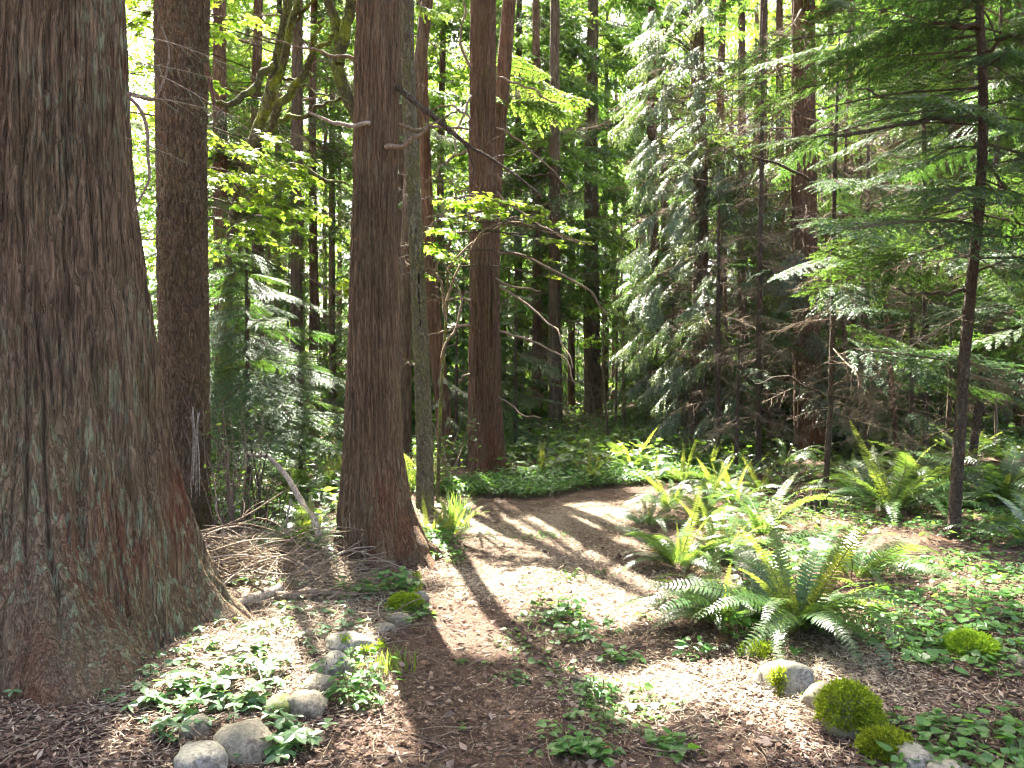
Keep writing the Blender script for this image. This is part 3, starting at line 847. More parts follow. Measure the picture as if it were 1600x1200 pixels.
ft = foot_at(757, 12.0)
CEDAR3 = t = Tree('cedar_tree', 'reddish cedar with strips of peeling bark where the path bends', 'tree', ft,
         pxtrunk(ft, 12.0, [(763, 752, 33), (761, 720, 30.5), (759, 680, 28.5), (757, 600, 25.5), (756, 500, 23.5), (755, 380, 22.5), (754, 200, 21.5), (755, 0, 20.5), (756, -300, 19), (758, -900, 12), (760, -1500, 3)]),
         M['cedar_red'], nu=240, dv=.032, bark=(30, .045, .016, 70, .008), flare=(.30, .45, 8, .24), zfine=7.6, seed=37)
t.whorls('canopy', 8, 19, 34, .85, .4)
for rows in ([(778, 395, 3), (820, 402, 2.6), (880, 430, 2.2), (920, 455, 1.8), (948, 490, 1.2)], [(768, 430, 2.6), (800, 447, 2.2), (845, 454, 1.2)],
             [(780, 448, 2.2), (830, 482, 2), (870, 520, 1.6), (895, 575, 1)], [(780, 517, 2.2), (830, 532, 1.8), (880, 560, 1.4), (900, 600, .8)],
             [(735, 470, 2.4), (700, 468, 2), (675, 462, 1.2)], [(735, 510, 2.4), (705, 515, 2), (680, 522, 1.4), (665, 530, .8)], [(735, 585, 2), (722, 590, 1.8), (716, 600, 1)],
             [(737, 110, 2.6), (718, 60, 2.2), (726, 20, 1.8), (720, -20, 1.2)], [(737, 150, 2.2), (715, 200, 1.8), (710, 240, 1.2)], [(736, 230, 2.4), (700, 250, 2), (665, 285, 1.2)],
             [(736, 310, 2.2), (700, 330, 1.8), (660, 365, 1.2)], [(736, 350, 2.2), (700, 385, 1.8), (672, 440, 1.0)], [(775, 120, 2.2), (820, 135, 1.8), (870, 160, 1.2)],
             [(775, 200, 2), (830, 235, 1.6), (890, 300, 1)], [(776, 300, 2), (840, 350, 1.6), (910, 380, 1)], [(778, 620, 2), (820, 650, 1.6), (845, 652, 1)], [(736, 185, 2), (700, 165, 1.6), (660, 178, 1)]):
    Yb = 11.85
    t.limb(pl(Yb, Yb - random.uniform(-.4, 1.2), rows), wig=.06, n=18, sides=5, seed=random.randrange(99))
for k in range(26):
    t.branch('bare', random.uniform(2.2, 8), random.uniform(0, 6.28), random.uniform(.35, .8), random.uniform(-.2, .35))
# strips of bark standing off the trunk
for k in range(14):
    px = random.uniform(742, 777); y0 = random.uniform(380, 640); ln = random.uniform(50, 150)
    w = math.sqrt(max(0.02, 1 - ((px - 757) / 24.0) ** 2)) * .24
    Yf = 12.0 - w - .02
    a, b = at(px, y0, Yf) - ft, at(px + random.uniform(-2, 2), y0 + ln, Yf - .03) - ft
    P = catmull([a, (a + b) / 2 + np.array([0, -.012, 0]), b], 8)
    mb = MB(); V, Fq = tube(P, np.array([.3, .8, 1, 1, 1, .9, .7, .2]) * .012, 4); mb.add(V, Fq)
    mb.obj('bark_strip', M['cedar_red'], t.trunk)

ft = foot_at(770, 12.6)
t = Tree('cedar_tree', 'orange-brown cedar stem leaning out behind the path-bend cedar', 'tree', ft,
         pxtrunk(ft, 12.6, [(772, 745, 14), (770, 600, 13), (769, 430, 12.5), (772, 300, 12), (784, 150, 11.5), (796, 0, 11), (806, -130, 8), (816, -300, 3), (822, -450, 1)]),
         M['far_red'], nu=40, dv=.06, bark=(26, .06, .008, 60, .004), seed=41)
t.whorls('canopy', 8.5, 12, 10, .55, .3)
for k in range(20):
    t.branch('bare', random.uniform(3, 8), random.uniform(0, 6.28), random.uniform(.35, .7), random.uniform(-.2, .35))

# mossy maple with several limbs, and its dark neighbour behind the straight cedar
ft = foot_at(352, 10.4)
t = Tree('maple_tree', 'moss-covered maple with leaning limbs and yellow-green leaves behind the fir', 'tree', ft,
         pxtrunk(ft, 10.4, [(352, 760, 13), (350, 600, 11), (356, 430, 10.5), (374, 300, 10), (398, 215, 9.5), (416, 165, 9), (428, 118, 8.5), (440, 60, 8), (450, 0, 7.5), (462, -150, 6), (480, -400, 3)]),
         M['mossy'], nu=28, dv=.05, bark=(18, .4, .010, 45, .006), seed=51)
LIMBS = ([(412, 185, 7), (424, 150, 7), (438, 105, 6.5), (452, 50, 6), (464, 0, 5.5), (480, -120, 4)], [(398, 230, 7), (420, 205, 7), (438, 165, 6.5), (458, 138, 6), (474, 116, 5.5), (490, 84, 4.5), (508, 66, 3.5), (520, 55, 2)],
         [(428, 98, 6), (418, 112, 6), (400, 136, 5.5), (372, 156, 5), (344, 160, 4), (330, 150, 2)], [(432, 185, 4), (470, 182, 3.5), (500, 166, 3), (536, 152, 2)],
         [(450, 50, 3.5), (470, 20, 3), (500, 0, 2.4), (530, -20, 1.6)], [(490, 84, 3), (488, 60, 2.5), (505, 30, 1.6)], [(436, 118, 2.5), (480, 135, 2), (520, 152, 1.2)],
         [(370, 330, 4), (440, 262, 3), (500, 275, 2.4), (550, 292, 1.4)])
for i, rows in enumerate(LIMBS):
    t.limb(pl(10.35, 10.0 - .3 * (i % 3), rows), wig=.08, n=26, sides=9, mat=M['mossy'], name='limb', seed=i)
MAP_L = t
for px, py, Y, az, s in ((345, 210, 9.2, 2.8, .55), (360, 240, 9.0, -.6, .6), (395, 215, 9.0, -.3, .6), (350, 300, 9.0, -1.0, .7), (385, 300, 9.0, -.5, .75), (420, 245, 9.0, -.2, .6), (335, 345, 9.0, .2, .7),
                         (400, 330, 8.9, -.4, .65), (440, 280, 9.0, 0, .5), (340, 265, 9.1, .2, .6), (365, 390, 9.0, -.8, .55), (430, 330, 9.2, .3, .55), (345, 30, 9.6, .4, .5), (330, 60, 9.6, -.4, .5),
                         (460, 310, 9.2, -.3, .45), (330, 390, 9.1, -.2, .6), (380, 255, 9.4, .4, .7), (455, 345, 9.1, -.5, .4), (385, 365, 8.8, -.2, .5),
                         (350, 225, 8.9, .3, .6), (410, 265, 8.8, .1, .6), (375, 320, 8.7, -.2, .6), (345, 330, 8.8, .4, .6), (425, 300, 8.9, -.4, .55), (395, 245, 8.9, .5, .6), (440, 235, 9, .2, .4), (470, 330, 9, .1, .4), (355, 275, 8.8, -.2, .6), (415, 350, 8.8, .2, .5), (440, 390, 9, .1, .4), (365, 355, 8.7, .3, .5),
                         (235, 60, 8.6, 0, .8), (225, 180, 8.6, .4, .8), (232, 300, 8.6, -.3, .7), (228, 120, 9, .2, .8), (222, 240, 9, .2, .8), (236, 380, 9, .2, .7), (225, 20, 9, -.3, .8)):
    spray(t, 'maple', at(px - 25, py - 5, Y), az, random.uniform(-.05, .3), random.uniform(-.2, .2), s)
t.whorls('maple_far', 5.6, 9.5, 16, .8, .5)

ft = foot_at(592, 9.9)
t = Tree('maple_tree', 'dark forked maple half hidden behind the tall straight cedar', 'tree', ft,
         pxtrunk(ft, 9.9, [(594, 790, 12), (592, 600, 11.5), (590, 400, 11), (580, 270, 11), (560, 190, 11), (541, 145, 11), (528, 108, 10.5), (531, 78, 9), (524, 33, 8), (513, 0, 7.5), (500, -80, 6), (480, -300, 3)]),
         M['mossy'], nu=28, dv=.05, bark=(18, .4, .010, 45, .006), seed=57)
t.limb(pl(9.85, 9.8, [(530, 100, 9), (538, 62, 9), (542, 28, 8.5), (549, 0, 8), (556, -120, 5)]), wig=.05, n=18, sides=9, mat=M['mossy'], name='limb')
t.whorls('maple_far', 5.3, 9, 12, .7, .5)

ft = foot_at(640, 13.2)
t = Tree('cedar_tree', 'plain brown stem rising beside the mottled alder and leaning right', 'tree', ft,
         pxtrunk(ft, 13.2, [(632, 735, 12), (633, 500, 11), (640, 300, 10.5), (652, 140, 10), (663, 40, 10), (670, -20, 9), (682, -160, 5), (690, -380, 1)]),
         M['far_bark'], nu=32, dv=.08, bark=(20, .08, .010, 45, .005), seed=59)
t.whorls('cedar', 5.0, 7.5, 10, .5, .6)
t.whorls('canopy', 8, 13, 12, .7, .4)
ft = foot_at(696, 13.6)
t = Tree('cedar_tree', 'dark leaning cedar between the mottled alder and the path bend', 'tree', ft,
         pxtrunk(ft, 13.6, [(700, 745, 17), (694, 660, 13.5), (684, 560, 12), (676, 470, 11), (668, 330, 10), (662, 150, 8), (660, 0, 6), (658, -250, 1)]),
         M['far_red'], nu=36, dv=.07, bark=(22, .06, .012, 50, .006), flare=(.3, .3, 6, .3), seed=61)
t.whorls('cedar', 4.4, 8, 14, .5, .8)
t.whorls('canopy', 8, 13, 12, .7, .4)
for px, py, az, s in ((705, 600, -1.0, .35), (690, 620, -1.6, .3), (720, 612, -.6, .3), (700, 650, -1.2, .3), (690, 585, -1.4, .3), (715, 640, -.9, .25)):
    spray(t, 'cedar', at(px, py, 13.2), az, .1, 0, s)

# vine maple whose pale leaves hang before the path-bend cedar
ft = foot_at(684, 9.6)
t = Tree('vine_maple', 'vine maple with layers of pale sunlit leaves in front of the path-bend cedar', 'tree', ft,
         pxtrunk(ft, 9.6, [(684, 785, 3.5), (686, 700, 3), (690, 600, 2.8), (697, 500, 2.6), (700, 420, 2.2), (706, 340, 1.8), (712, 300, 1)]),
         M['mossy'], nu=10, dv=.08, seed=63)
for rows in ([(697, 500, 2.4), (690, 450, 2), (668, 410, 1.4)], [(698, 470, 2.2), (740, 380, 1.8), (790, 345, 1.5), (850, 335, 1)], [(700, 420, 2), (780, 352, 1.8), (860, 365, 1.6), (925, 380, 1)], [(690, 560, 2.2), (720, 480, 1.8), (690, 400, 1.2)]):
    t.limb(pl(9.5, 9.2, rows), wig=.05, n=16, sides=5)
for px, py, Y, az, s in ((690, 312, 9.2, .2, .5), (720, 318, 9.2, .2, .55), (700, 340, 9.1, -.2, .6), (745, 308, 9.2, .1, .5), (745, 340, 9.1, -.3, .5), (800, 312, 9.2, .2, .42), (830, 320, 9.2, .1, .4),
                         (835, 345, 9.2, -.3, .4), (875, 350, 9.2, .2, .42), (900, 362, 9.2, -.1, .36), (860, 372, 9.1, .2, .4), (660, 385, 9.2, .2, .5), (690, 405, 9.2, -.5, .5), (660, 430, 9.2, .1, .35),
                         (680, 360, 9.2, .3, .45), (650, 405, 9.3, 2.8, .35), (930, 380, 9.2, .2, .22), (880, 430, 9.2, .1, .2), (880, 405, 9.2, .3, .2), (770, 330, 9.3, .3, .4)):
    spray(t, 'vine', at(px - 35, py, Y), az, random.uniform(-.05, .15), random.uniform(-.2, .2), s)

# hemlock sapling between the fir and the straight cedar
def hemlock(label, px, Y, rows, mat, z0, n, s0, s1, group=None, pitch=(.0, .28), bare=4, name='hemlock_sapling', seed=1, **kw):
    f_ = foot_at(px, Y)
    t_ = Tree(name, label, 'tree', f_, pxtrunk(f_, Y, rows), mat, group, nu=20, dv=.06, bark=(30, .3, .004, 70, .003), seed=seed)
    zt = t_.pts[:, 2].max()
    t_.whorls('hemlock', z0, zt * .98, n, s0, s1, pitch, **kw)
    for _ in range(bare):
        t_.branch('dead', random.uniform(.8, max(1.5, zt * .8)), random.uniform(0, 6.28), random.uniform(.4, .7), random.uniform(0, .35))
        t_.branch('bare', random.uniform(.5, max(.8, z0 + 1)), random.uniform(0, 6.28), random.uniform(.3, .6), random.uniform(0, .3))
    return t_
t = hemlock('young hemlock with flat feathery green layers between the fir and the straight cedar', 389, 9.4,
        [(390, 745, 5), (389, 690, 4.6), (387, 600, 4), (386, 500, 3.4), (385, 420, 2.6), (386, 365, 1)], M['sapling'], .95, 56, 1.0, .42, seed=71)
t2 = hemlock('small hemlock with drooping dull needles low behind the brushy stems', 470, 10.6,
        [(470, 735, 3.5), (470, 650, 3), (468, 560, 2)], M['sapling'], .25, 22, .75, .3, seed=72)
hemlock('green young hemlock standing just left of the path-bend cedar', 712, 14.6, [(712, 735, 4), (713, 620, 3), (714, 470, 1)], M['sapling'], .4, 26, .75, .25, seed=73)
hemlock('green young hemlock standing just right of the path-bend cedar', 806, 14.8, [(806, 730, 4), (805, 600, 3), (806, 440, 1)], M['sapling'], .4, 34, .85, .3, seed=74)
hemlock('low young hemlock with drab branches under the sunlit cedar sprays', 1150, 12.6, [(1150, 735, 4), (1152, 640, 3), (1155, 540, 1)], M['sapling'], .4, 30, .85, .4, seed=75)

# cedar with white sunlit sprays
ft = foot_at(1092, 15.2)
t = Tree('cedar_tree', 'cedar with bright white sunlit sprays sweeping down beyond the path', 'tree', ft,
         pxtrunk(ft, 15.2, [(1084, 712, 18), (1090, 640, 14), (1094, 500, 12.5), (1094, 300, 12), (1090, 100, 11.5), (1088, -50, 11), (1088, -800, 6), (1088, -1200, 2)]),
         M['far_bark'], nu=40, dv=.07, bark=(22, .06, .012, 50, .006), flare=(.35, .3, 6, .3), seed=81)
EDGE = np.array([(-40, 1005), (60, 985), (200, 965), (310, 1005), (420, 972), (540, 968), (620, 1010), (680, 1050)])
for i in range(170):
    py = -30 + 700 * (i + random.random()) / 170
    e = np.interp(py, EDGE[:, 0], EDGE[:, 1]); px = e + 30 + (random.random() ** 1.4) * 130
    spray(t, 'fan', at(px, py, random.uniform(12.6, 14.6) + (px - e) * .006), math.pi + random.uniform(-.5, 1.3), random.uniform(.15, .6), random.uniform(-.4, .4), random.uniform(.5, .85))
t.whorls('cedar', 1.6, 8.6, 60, .8, .9, (.15, .5))
t.whorls('dead', 1.0, 8.0, 54, .8, 1.1, (-.1, .4))
t.whorls('canopy', 8.5, 16, 18, .7, .4)
ft = foot_at(1257, 14.2)
t = Tree('cedar_tree', 'brown cedar trunk wrapped in dead twigs right of the white sprays', 'tree', ft,
         pxtrunk(ft, 14.2, [(1268, 728, 30), (1266, 680, 25), (1262, 600, 22), (1258, 450, 19.5), (1256, 300, 19), (1255, 100, 18), (1255, -50, 17), (1255, -700, 9), (1255, -1300, 2)]),
         M['cedar_red'], nu=90, dv=.05, bark=(24, .05, .018, 55, .008), flare=(.35, .35, 7, .26), seed=83)
t.whorls('dead', .7, 8.4, 56, .9, 1.4, (-.1, .5))
t.whorls('cedar', 1.5, 9, 92, .9, 1.1, (.1, .5))
t.whorls('canopy', 8.5, 16, 16, .7, .4)

# the hemlock saplings at the right
hemlock('dense young hemlock filling the space behind the thin dark sapling', 1352, 11.0, [(1352, 760, 5), (1354, 560, 4.4), (1356, 300, 3.4), (1358, 60, 1)], M['sapling'], 2.2, 46, .95, .5, seed=101, bare=24)
hemlock('dense young hemlock with brown dead lower twigs behind the spindly pole', 1446, 13.2, [(1446, 735, 5), (1446, 500, 4.4), (1444, 250, 3.4), (1442, 0, 1)], M['sapling'], 1.6, 84, 1.2, .7, seed=102, bare=26)
hemlock('soft green young hemlock close under the white sprays', 1122, 13.4, [(1122, 735, 5), (1122, 500, 4), (1124, 300, 1)], M['sapling'], .7, 46, .95, .45, seed=104, bare=4)
hemlock('soft green young hemlock left of the tall dark sapling, among ferns', 1425, 10.6, [(1425, 765, 4), (1424, 600, 3.4), (1424, 430, 1)], M['sapling'], .9, 38, .85, .4, seed=105, bare=4)
hemlock('young hemlock hiding the trunks between the white sprays and the twig-wrapped cedar', 1185, 12.8, [(1185, 742, 5), (1186, 500, 4.4), (1190, 250, 3.4), (1192, 20, 1)], M['sapling'], 2.2, 34, .8, .5, seed=103, bare=34)
t = hemlock('thin dark hemlock sapling rising from beside the black root stump', 1288, 8.9,
        [(1287, 806, 6), (1291, 740, 5.2), (1297, 640, 4.8), (1301, 520, 4.6), (1302, 400, 4.2), (1304, 280, 3.6), (1308, 150, 2.4), (1312, 40, 1)], M['sapling'], 1.7, 66, 1.1, .6, seed=91, bare=14)
t.limb(pl(8.9, 8.6, [(1303, 290, 3), (1270, 284, 2.6), (1225, 262, 2.2), (1170, 240, 1.4)]), wig=.04, n=16, sides=5, mat=M['sapling'])
t.limb(pl(8.9, 8.5, [(1290, 620, 2), (1230, 590, 1.8), (1180, 600, 1.2)]), wig=.04, n=16, sides=5, mat=M['sapling'])
t = hemlock('tall dark hemlock sapling standing in the green ground cover at the right', 1490, 7.15,
        [(1490, 862, 10.5), (1492, 800, 9.6), (1498, 700, 9.4), (1504, 600, 9), (1512, 500, 8.6), (1524, 380, 8.2), (1533, 280, 7.8), (1536, 150, 7), (1530, 0, 6.4), (1524, -200, 4), (1520, -420, 1.2)], M['sapling'], 2.4, 72, 1.2, .75, seed=92, bare=10)
for rows in ([(1536, 172, 4), (1500, 165, 3.2), (1440, 162, 2.6), (1390, 150, 2), (1340, 140, 1.2)], [(1532, 42, 4.5), (1500, 40, 3.6), (1440, 38, 2.8), (1380, 30, 2.2), (1325, 18, 1.4)],
             [(1533, 185, 3.6), (1480, 185, 3), (1420, 195, 2.4), (1340, 207, 1.8), (1270, 216, 1.2)], [(1512, 455, 3), (1450, 460, 2.4), (1400, 452, 1.4)], [(1536, 90, 3), (1570, 60, 2.4), (1605, 50, 1.6)]):
    t.limb(pl(7.1, 6.8, rows), wig=.04, n=20, sides=6, mat=M['sapling'])
for px, py, az in ((1470, 164, 2.9), (1430, 160, 3.3), (1380, 150, 3.0), (1450, 38, 3.1), (1400, 32, 3.4), (1350, 24, 3.0), (1460, 188, 3.5), (1400, 198, 3.0), (1330, 208, 3.2), (1290, 212, 3.1), (1450, 250, 3.4), (1480, 320, 3.2), (1440, 380, 3.0), (1350, 80, 3.2), (1300, 130, 3.2),
                   (1560, 70, .2), (1560, 160, .1), (1565, 240, -.2), (1570, 330, .1), (1250, 60, 3.1), (1210, 120, 3.2), (1190, 30, 3.0), (1280, 20, 3.3), (1240, 180, 3.1), (1180, 210, 3.2)):
    spray(t, 'hemlock', at(px, py, random.uniform(6.8, 8.2)), az + random.uniform(-.3, .3), random.uniform(0, .3), random.uniform(-.3, .3), random.uniform(.4, .65))
hemlock('leaning hemlock sapling behind the tall dark one with a fern clump at its foot', 1520, 11.6,
        [(1516, 748, 7), (1522, 690, 6.6), (1534, 600, 6), (1546, 490, 5.4), (1553, 380, 5), (1557, 250, 4.4), (1562, 100, 3.4), (1566, -60, 1.5)], M['sapling'], 2.0, 70, 1.15, .8, seed=93, bare=12)
hemlock('spindly brown hemlock pole midway between the two dark saplings', 1402, 12.2,
        [(1405, 738, 4.5), (1398, 660, 4.2), (1390, 560, 4), (1384, 470, 3.6), (1378, 400, 3), (1374, 330, 1)], M['far_red'], 1.2, 22, .6, .4, seed=94, bare=30)
hemlock('very thin bare pole in the ferns close to the right edge', 1556, 13.4, [(1556, 730, 2.6), (1556, 600, 2.2), (1555, 560, 1)], M['twig'], 1.9, 2, .3, .2, seed=95, bare=6)
hemlock('green hemlock sapling crowding the right edge of the picture', 1630, 8.6, [(1640, 800, 6), (1638, 500, 5), (1634, 200, 4), (1630, 0, 2)], M['sapling'], 1.7, 44, 1.0, .7, seed=96)

ft = foot_at(1508, 16.0)
t = Tree('cedar_tree', 'forked brown cedar behind the tall dark sapling', 'tree', ft,
         pxtrunk(ft, 16.0, [(1512, 705, 20), (1508, 600, 17), (1506, 400, 16), (1506, 250, 16), (1506, 130, 14), (1506, 0, 13), (1506, -300, 10), (1506, -900, 3)]),
         M['cedar_mid'], nu=60, dv=.07, bark=(22, .05, .015, 50, .006), seed=97)
t.limb(pl(16, 15.9, [(1506, 330, 12), (1494, 200, 12), (1480, 90, 11), (1470, 0, 10), (1455, -200, 8), (1440, -500, 4)]), n=26, sides=16, mat=M['cedar_mid'], name='fork')
t.whorls('dead', 1, 8, 70, 1.0, 1.4)
t.whorls('cedar', 2.6, 9.5, 56, 1.0, 1.1)
t.whorls('canopy', 9, 16, 18, .7, .4)

# ------------------------------------------------------------------ trees of the middle distance, each by its own place
PRO = []
for i in range(4):
    rs = np.random.default_rng(900 + i)
    H = 22.0
    zs = np.array([0, .5, 1.5, 4, 8, 13, 18, H])
    rr = np.array([.30, .235, .215, .20, .175, .135, .08, .015])
    pts = [(rs.normal(0, .006) * z ** .9, rs.normal(0, .006) * z ** .9, z, r_) for z, r_ in zip(zs, rr)]
    PRO.append((pts, trunk_data('trunk', pts, M['far_red'] if i % 2 else M['far_bark'], nu=36, dv=.12, bark=(14, .09, .022, 34, .010), flare=(.4, .25, 6, .3), seed=900 + i, zfine=10)))
def far_tree(px, Y, wpx, label, name='fir_tree', group=None, green=16, dead=14, canopy=14, low=3.5, var=None):
    v = random.randrange(4) if var is None else var
    ft_ = foot_at(px, Y)
    s = (wpx / 2 / F * Y) / .215
    t_ = Tree(name, label, 'tree', ft_, PRO[v][0], None, group, data=PRO[v][1], scale=1.0, rot=random.uniform(0, 6.28))
    sx = s
    t_.trunk.matrix_local = t_.trunk.matrix_local @ Matrix.Diagonal((sx, sx, 1, 1))
    t_.pts[:, 3] *= sx; t_.pts[:, :2] *= sx
    vis = min(20.0, CAMZ + .5 * Y)
    if dead: t_.whorls('dead', 1.2, min(low + 5, vis), dead, .8, 1.3, (-.1, .4))
    if green: t_.whorls('fir' if Y < 24 else 'mass', low, vis + 1, green, .8, .75, (.05, .45))
    if canopy: t_.whorls('canopy', min(vis, 14), 21, canopy, .85, .4, (.0, .35))
    return t_
MID = [(868, 19.3, 21, 'red-brown fir trunk straight beyond the path bend, slimmer than its neighbour', 6, 10),
       (839, 21.5, 18, 'shadowed fir trunk partly hidden by the green hemlock beyond the path', 6, 10),
       (926, 25.0, 28, 'thick dark fir trunk in the middle of the far stand', 6, 12),
       (811, 24.5, 15, 'dim fir trunk close to the right side of the path-bend cedar', 5, 8),
       (893, 33.0, 12, 'slim distant fir trunk between the red-brown and the thick dark one', 5, 6),
       (945, 34.0, 11, 'slim distant fir trunk touching the right side of the thick dark one', 5, 6),
       (961, 40.0, 11, 'pale thin trunk far off left of the white sprays', 4, 6),
       (1040, 29.0, 16, 'dark trunk showing under the lowest white sprays', 8, 10),
       (631, 17.5, 17, 'reddish trunk glimpsed between the straight cedar and the mottled alder', 8, 12),
       (464, 17.0, 21, 'dark fir trunk left of the straight cedar, behind the young hemlock', 8, 14),
       (490, 19.0, 15, 'fir trunk next to the dark one, closer to the straight cedar', 8, 12),
       (520, 22.5, 12, 'reddish fir with a flared foot in a sunny gap by the straight cedar', 5, 8),
       (345, 16.0, 26, 'broad dim trunk just right of the scaly fir', 10, 12),
       (403, 18.5, 20, 'dim fir trunk behind the top of the young hemlock', 8, 12),
       (436, 25.0, 14, 'thin far fir trunk behind the mossy maple limbs', 8, 10),
       (508, 30.0, 8, 'very thin dark trunk in the gap left of the straight cedar', 4, 6),
       (531, 34.0, 8, 'thin trunk nearly touching the straight cedar in the far gap', 4, 6),
       (1128, 20.0, 16, 'trunk buried in brown dead twigs beside the white-sprayed cedar', 10, 20),
       (1160, 17.2, 15, 'slim trunk among dead twigs above the drab low hemlock', 6, 24),
       (1192, 18.0, 17, 'second slim trunk among dead twigs, close to the twig-wrapped cedar', 6, 24),
       (1330, 19.0, 15, 'dim trunk between the thin sapling and the spindly pole', 10, 22),
       (1385, 19.5, 24, 'stout dim trunk behind the spindly brown pole', 10, 20),
       (1416, 22.0, 15, 'dark trunk beside the stout dim one', 8, 14),
       (1450, 26.0, 12, 'small far trunk seen left of the tall dark sapling', 8, 12),
       (1572, 18.5, 22, 'shadowed trunk in dead twigs near the right edge', 10, 20),
       (1598, 15.5, 24, 'dark trunk cut by the right edge of the picture', 12, 14),
       (1220, 23.0, 16, 'far trunk seen left of the twig-wrapped cedar', 10, 14),
       (1300, 25.0, 14, 'far trunk behind the thin dark sapling', 10, 14)]
for px, Y, w, lab, g, d in MID:
    t = far_tree(px, Y, w, lab, 'conifer_tree' if px > 1000 else 'fir_tree', green=int(g * 1.6) + (12 if px < 780 else 30 if px < 1000 else 24), dead=int(d * 1.3), low=5.0 if px < 780 else 3.8 if px < 1000 else 3.0)
# thin poles before the far stand
for px, Y, w, lean, top, lab in ((952, 15.6, 2.2, -8, 600, 'thin dark sapling stem on the near side of the far stand'), (976, 17.2, 3.2, -4, 470, 'greenish pole standing upright left of the leaning pole'),
                                 (1034, 17.4, 3.4, -42, 520, 'mossy pole leaning left beneath the white sprays'), (962, 18.5, 2.0, 2, 520, 'hair-thin dark pole beside the greenish upright one'),
                                 (1008, 19, 1.8, 8, 560, 'slim dark pole crossing behind the leaning one')):
    ft = foot_at(px, Y); by = HOR + (CAMZ - ft[2]) * F / Y
    t = Tree('sapling', lab, 'tree', ft, pxtrunk(ft, Y, [(px, by, w), (px + lean * .4, by + (top - by) * .4, w * .85), (px + lean, top, w * .6), (px + lean * 1.2, top - 130, w * .3)]), M['far_bark'] if w < 3 else M['mossy'], nu=10, dv=.1, seed=int(px))
    t.whorls('maple', 1.8, 4, 7, .6, .5)
# the distant conifers
placed = [(m[0], m[1]) for m in MID]
k = 0
while k < 46:
    Y = random.uniform(24, 62); px = random.uniform(-100, 1700)
    if any(abs(px - a) < 14 and abs(Y - b) < 12 for a, b in placed): continue
    placed.append((px, Y)); k += 1
    right = px > 1000
    far_tree(px, Y, random.uniform(.28, .5) * F / Y, 'distant slender conifer in the dim stand beyond the ferns', 'conifer_tree', 'distant conifers', green=22, dead=6, canopy=8, low=3.0 if right else 4.5)
# trees that close the view at the sides and bright broadleaf crowns beyond
for px, Y, w, lab in ((300, 20, 16, 'leafy maple stem glimpsed behind the scaly fir'), (690, 24, 14, 'tall leafy maple whose bright crown fills the gap above the alder'), (850, 30, 15, 'tall leafy maple with a yellow-green crown at the top of the far gap'),
                      (470, 27, 14, 'tall leafy maple with a bright crown behind the mossy limbs'), (1180, 31, 14, 'tall leafy maple with a bright crown behind the dead twigs'), (1370, 29, 14, 'tall leafy maple with a bright crown behind the right saplings')):
    t = far_tree(px, Y, w, lab, 'maple_tree', green=0, dead=4, canopy=0, low=5)
    t.whorls('maple_far', 4, min(19, CAMZ + .55 * Y + 2), 44, 1.0, 1.1, (-.3, .2))

# young conifers that fill the space under the stand
UND = [(880, 36), (950, 44), (770, 36), (1020, 40), (840, 46), (1060, 26), (1205, 15.5), (1325, 14.5), (1480, 15), (340, 14.5), (372, 18), (415, 16), (448, 20), (300, 12), (505, 24), (560, 17), (600, 20), (668, 18), (725, 19), (790, 22), (655, 26), (820, 30), (560, 30), (440, 30), (350, 27), (720, 32), (250, 16),
       (1050, 21), (1110, 24), (1140, 17), (1170, 22), (1215, 18), (1245, 21), (1290, 17.5), (1310, 22), (1345, 16), (1370, 24), (1420, 18), (1470, 20), (1490, 24), (1535, 17), (1560, 22), (1600, 19), (1640, 14), (1000, 33), (1080, 30), (905, 42), (860, 40), (1240, 28), (1400, 30), (1530, 30)]
for px, Y in UND:
    f_ = foot_at(px, Y); H_ = random.uniform(5, 9)
    t = Tree('young_conifer', 'young bushy conifer filling the gaps among the far trunks', 'tree', f_, [(0, 0, 0, .05), (random.gauss(0, .1), 0, H_ * .5, .035), (random.gauss(0, .2), 0, H_, .008)], M['far_bark'], 'understorey conifers', nu=8, dv=.4)
    n_ = 46
    for i in range(n_):
        f = (i + random.random()) / n_
        t.branch('mass' if Y > 17 else 'fir', .5 + (H_ - .6) * f, i * 2.4 + random.uniform(-.4, .4), (.62 - .42 * f) * random.uniform(.8, 1.25), random.uniform(.05, .45), random.uniform(-.3, .3))

shade_floor()

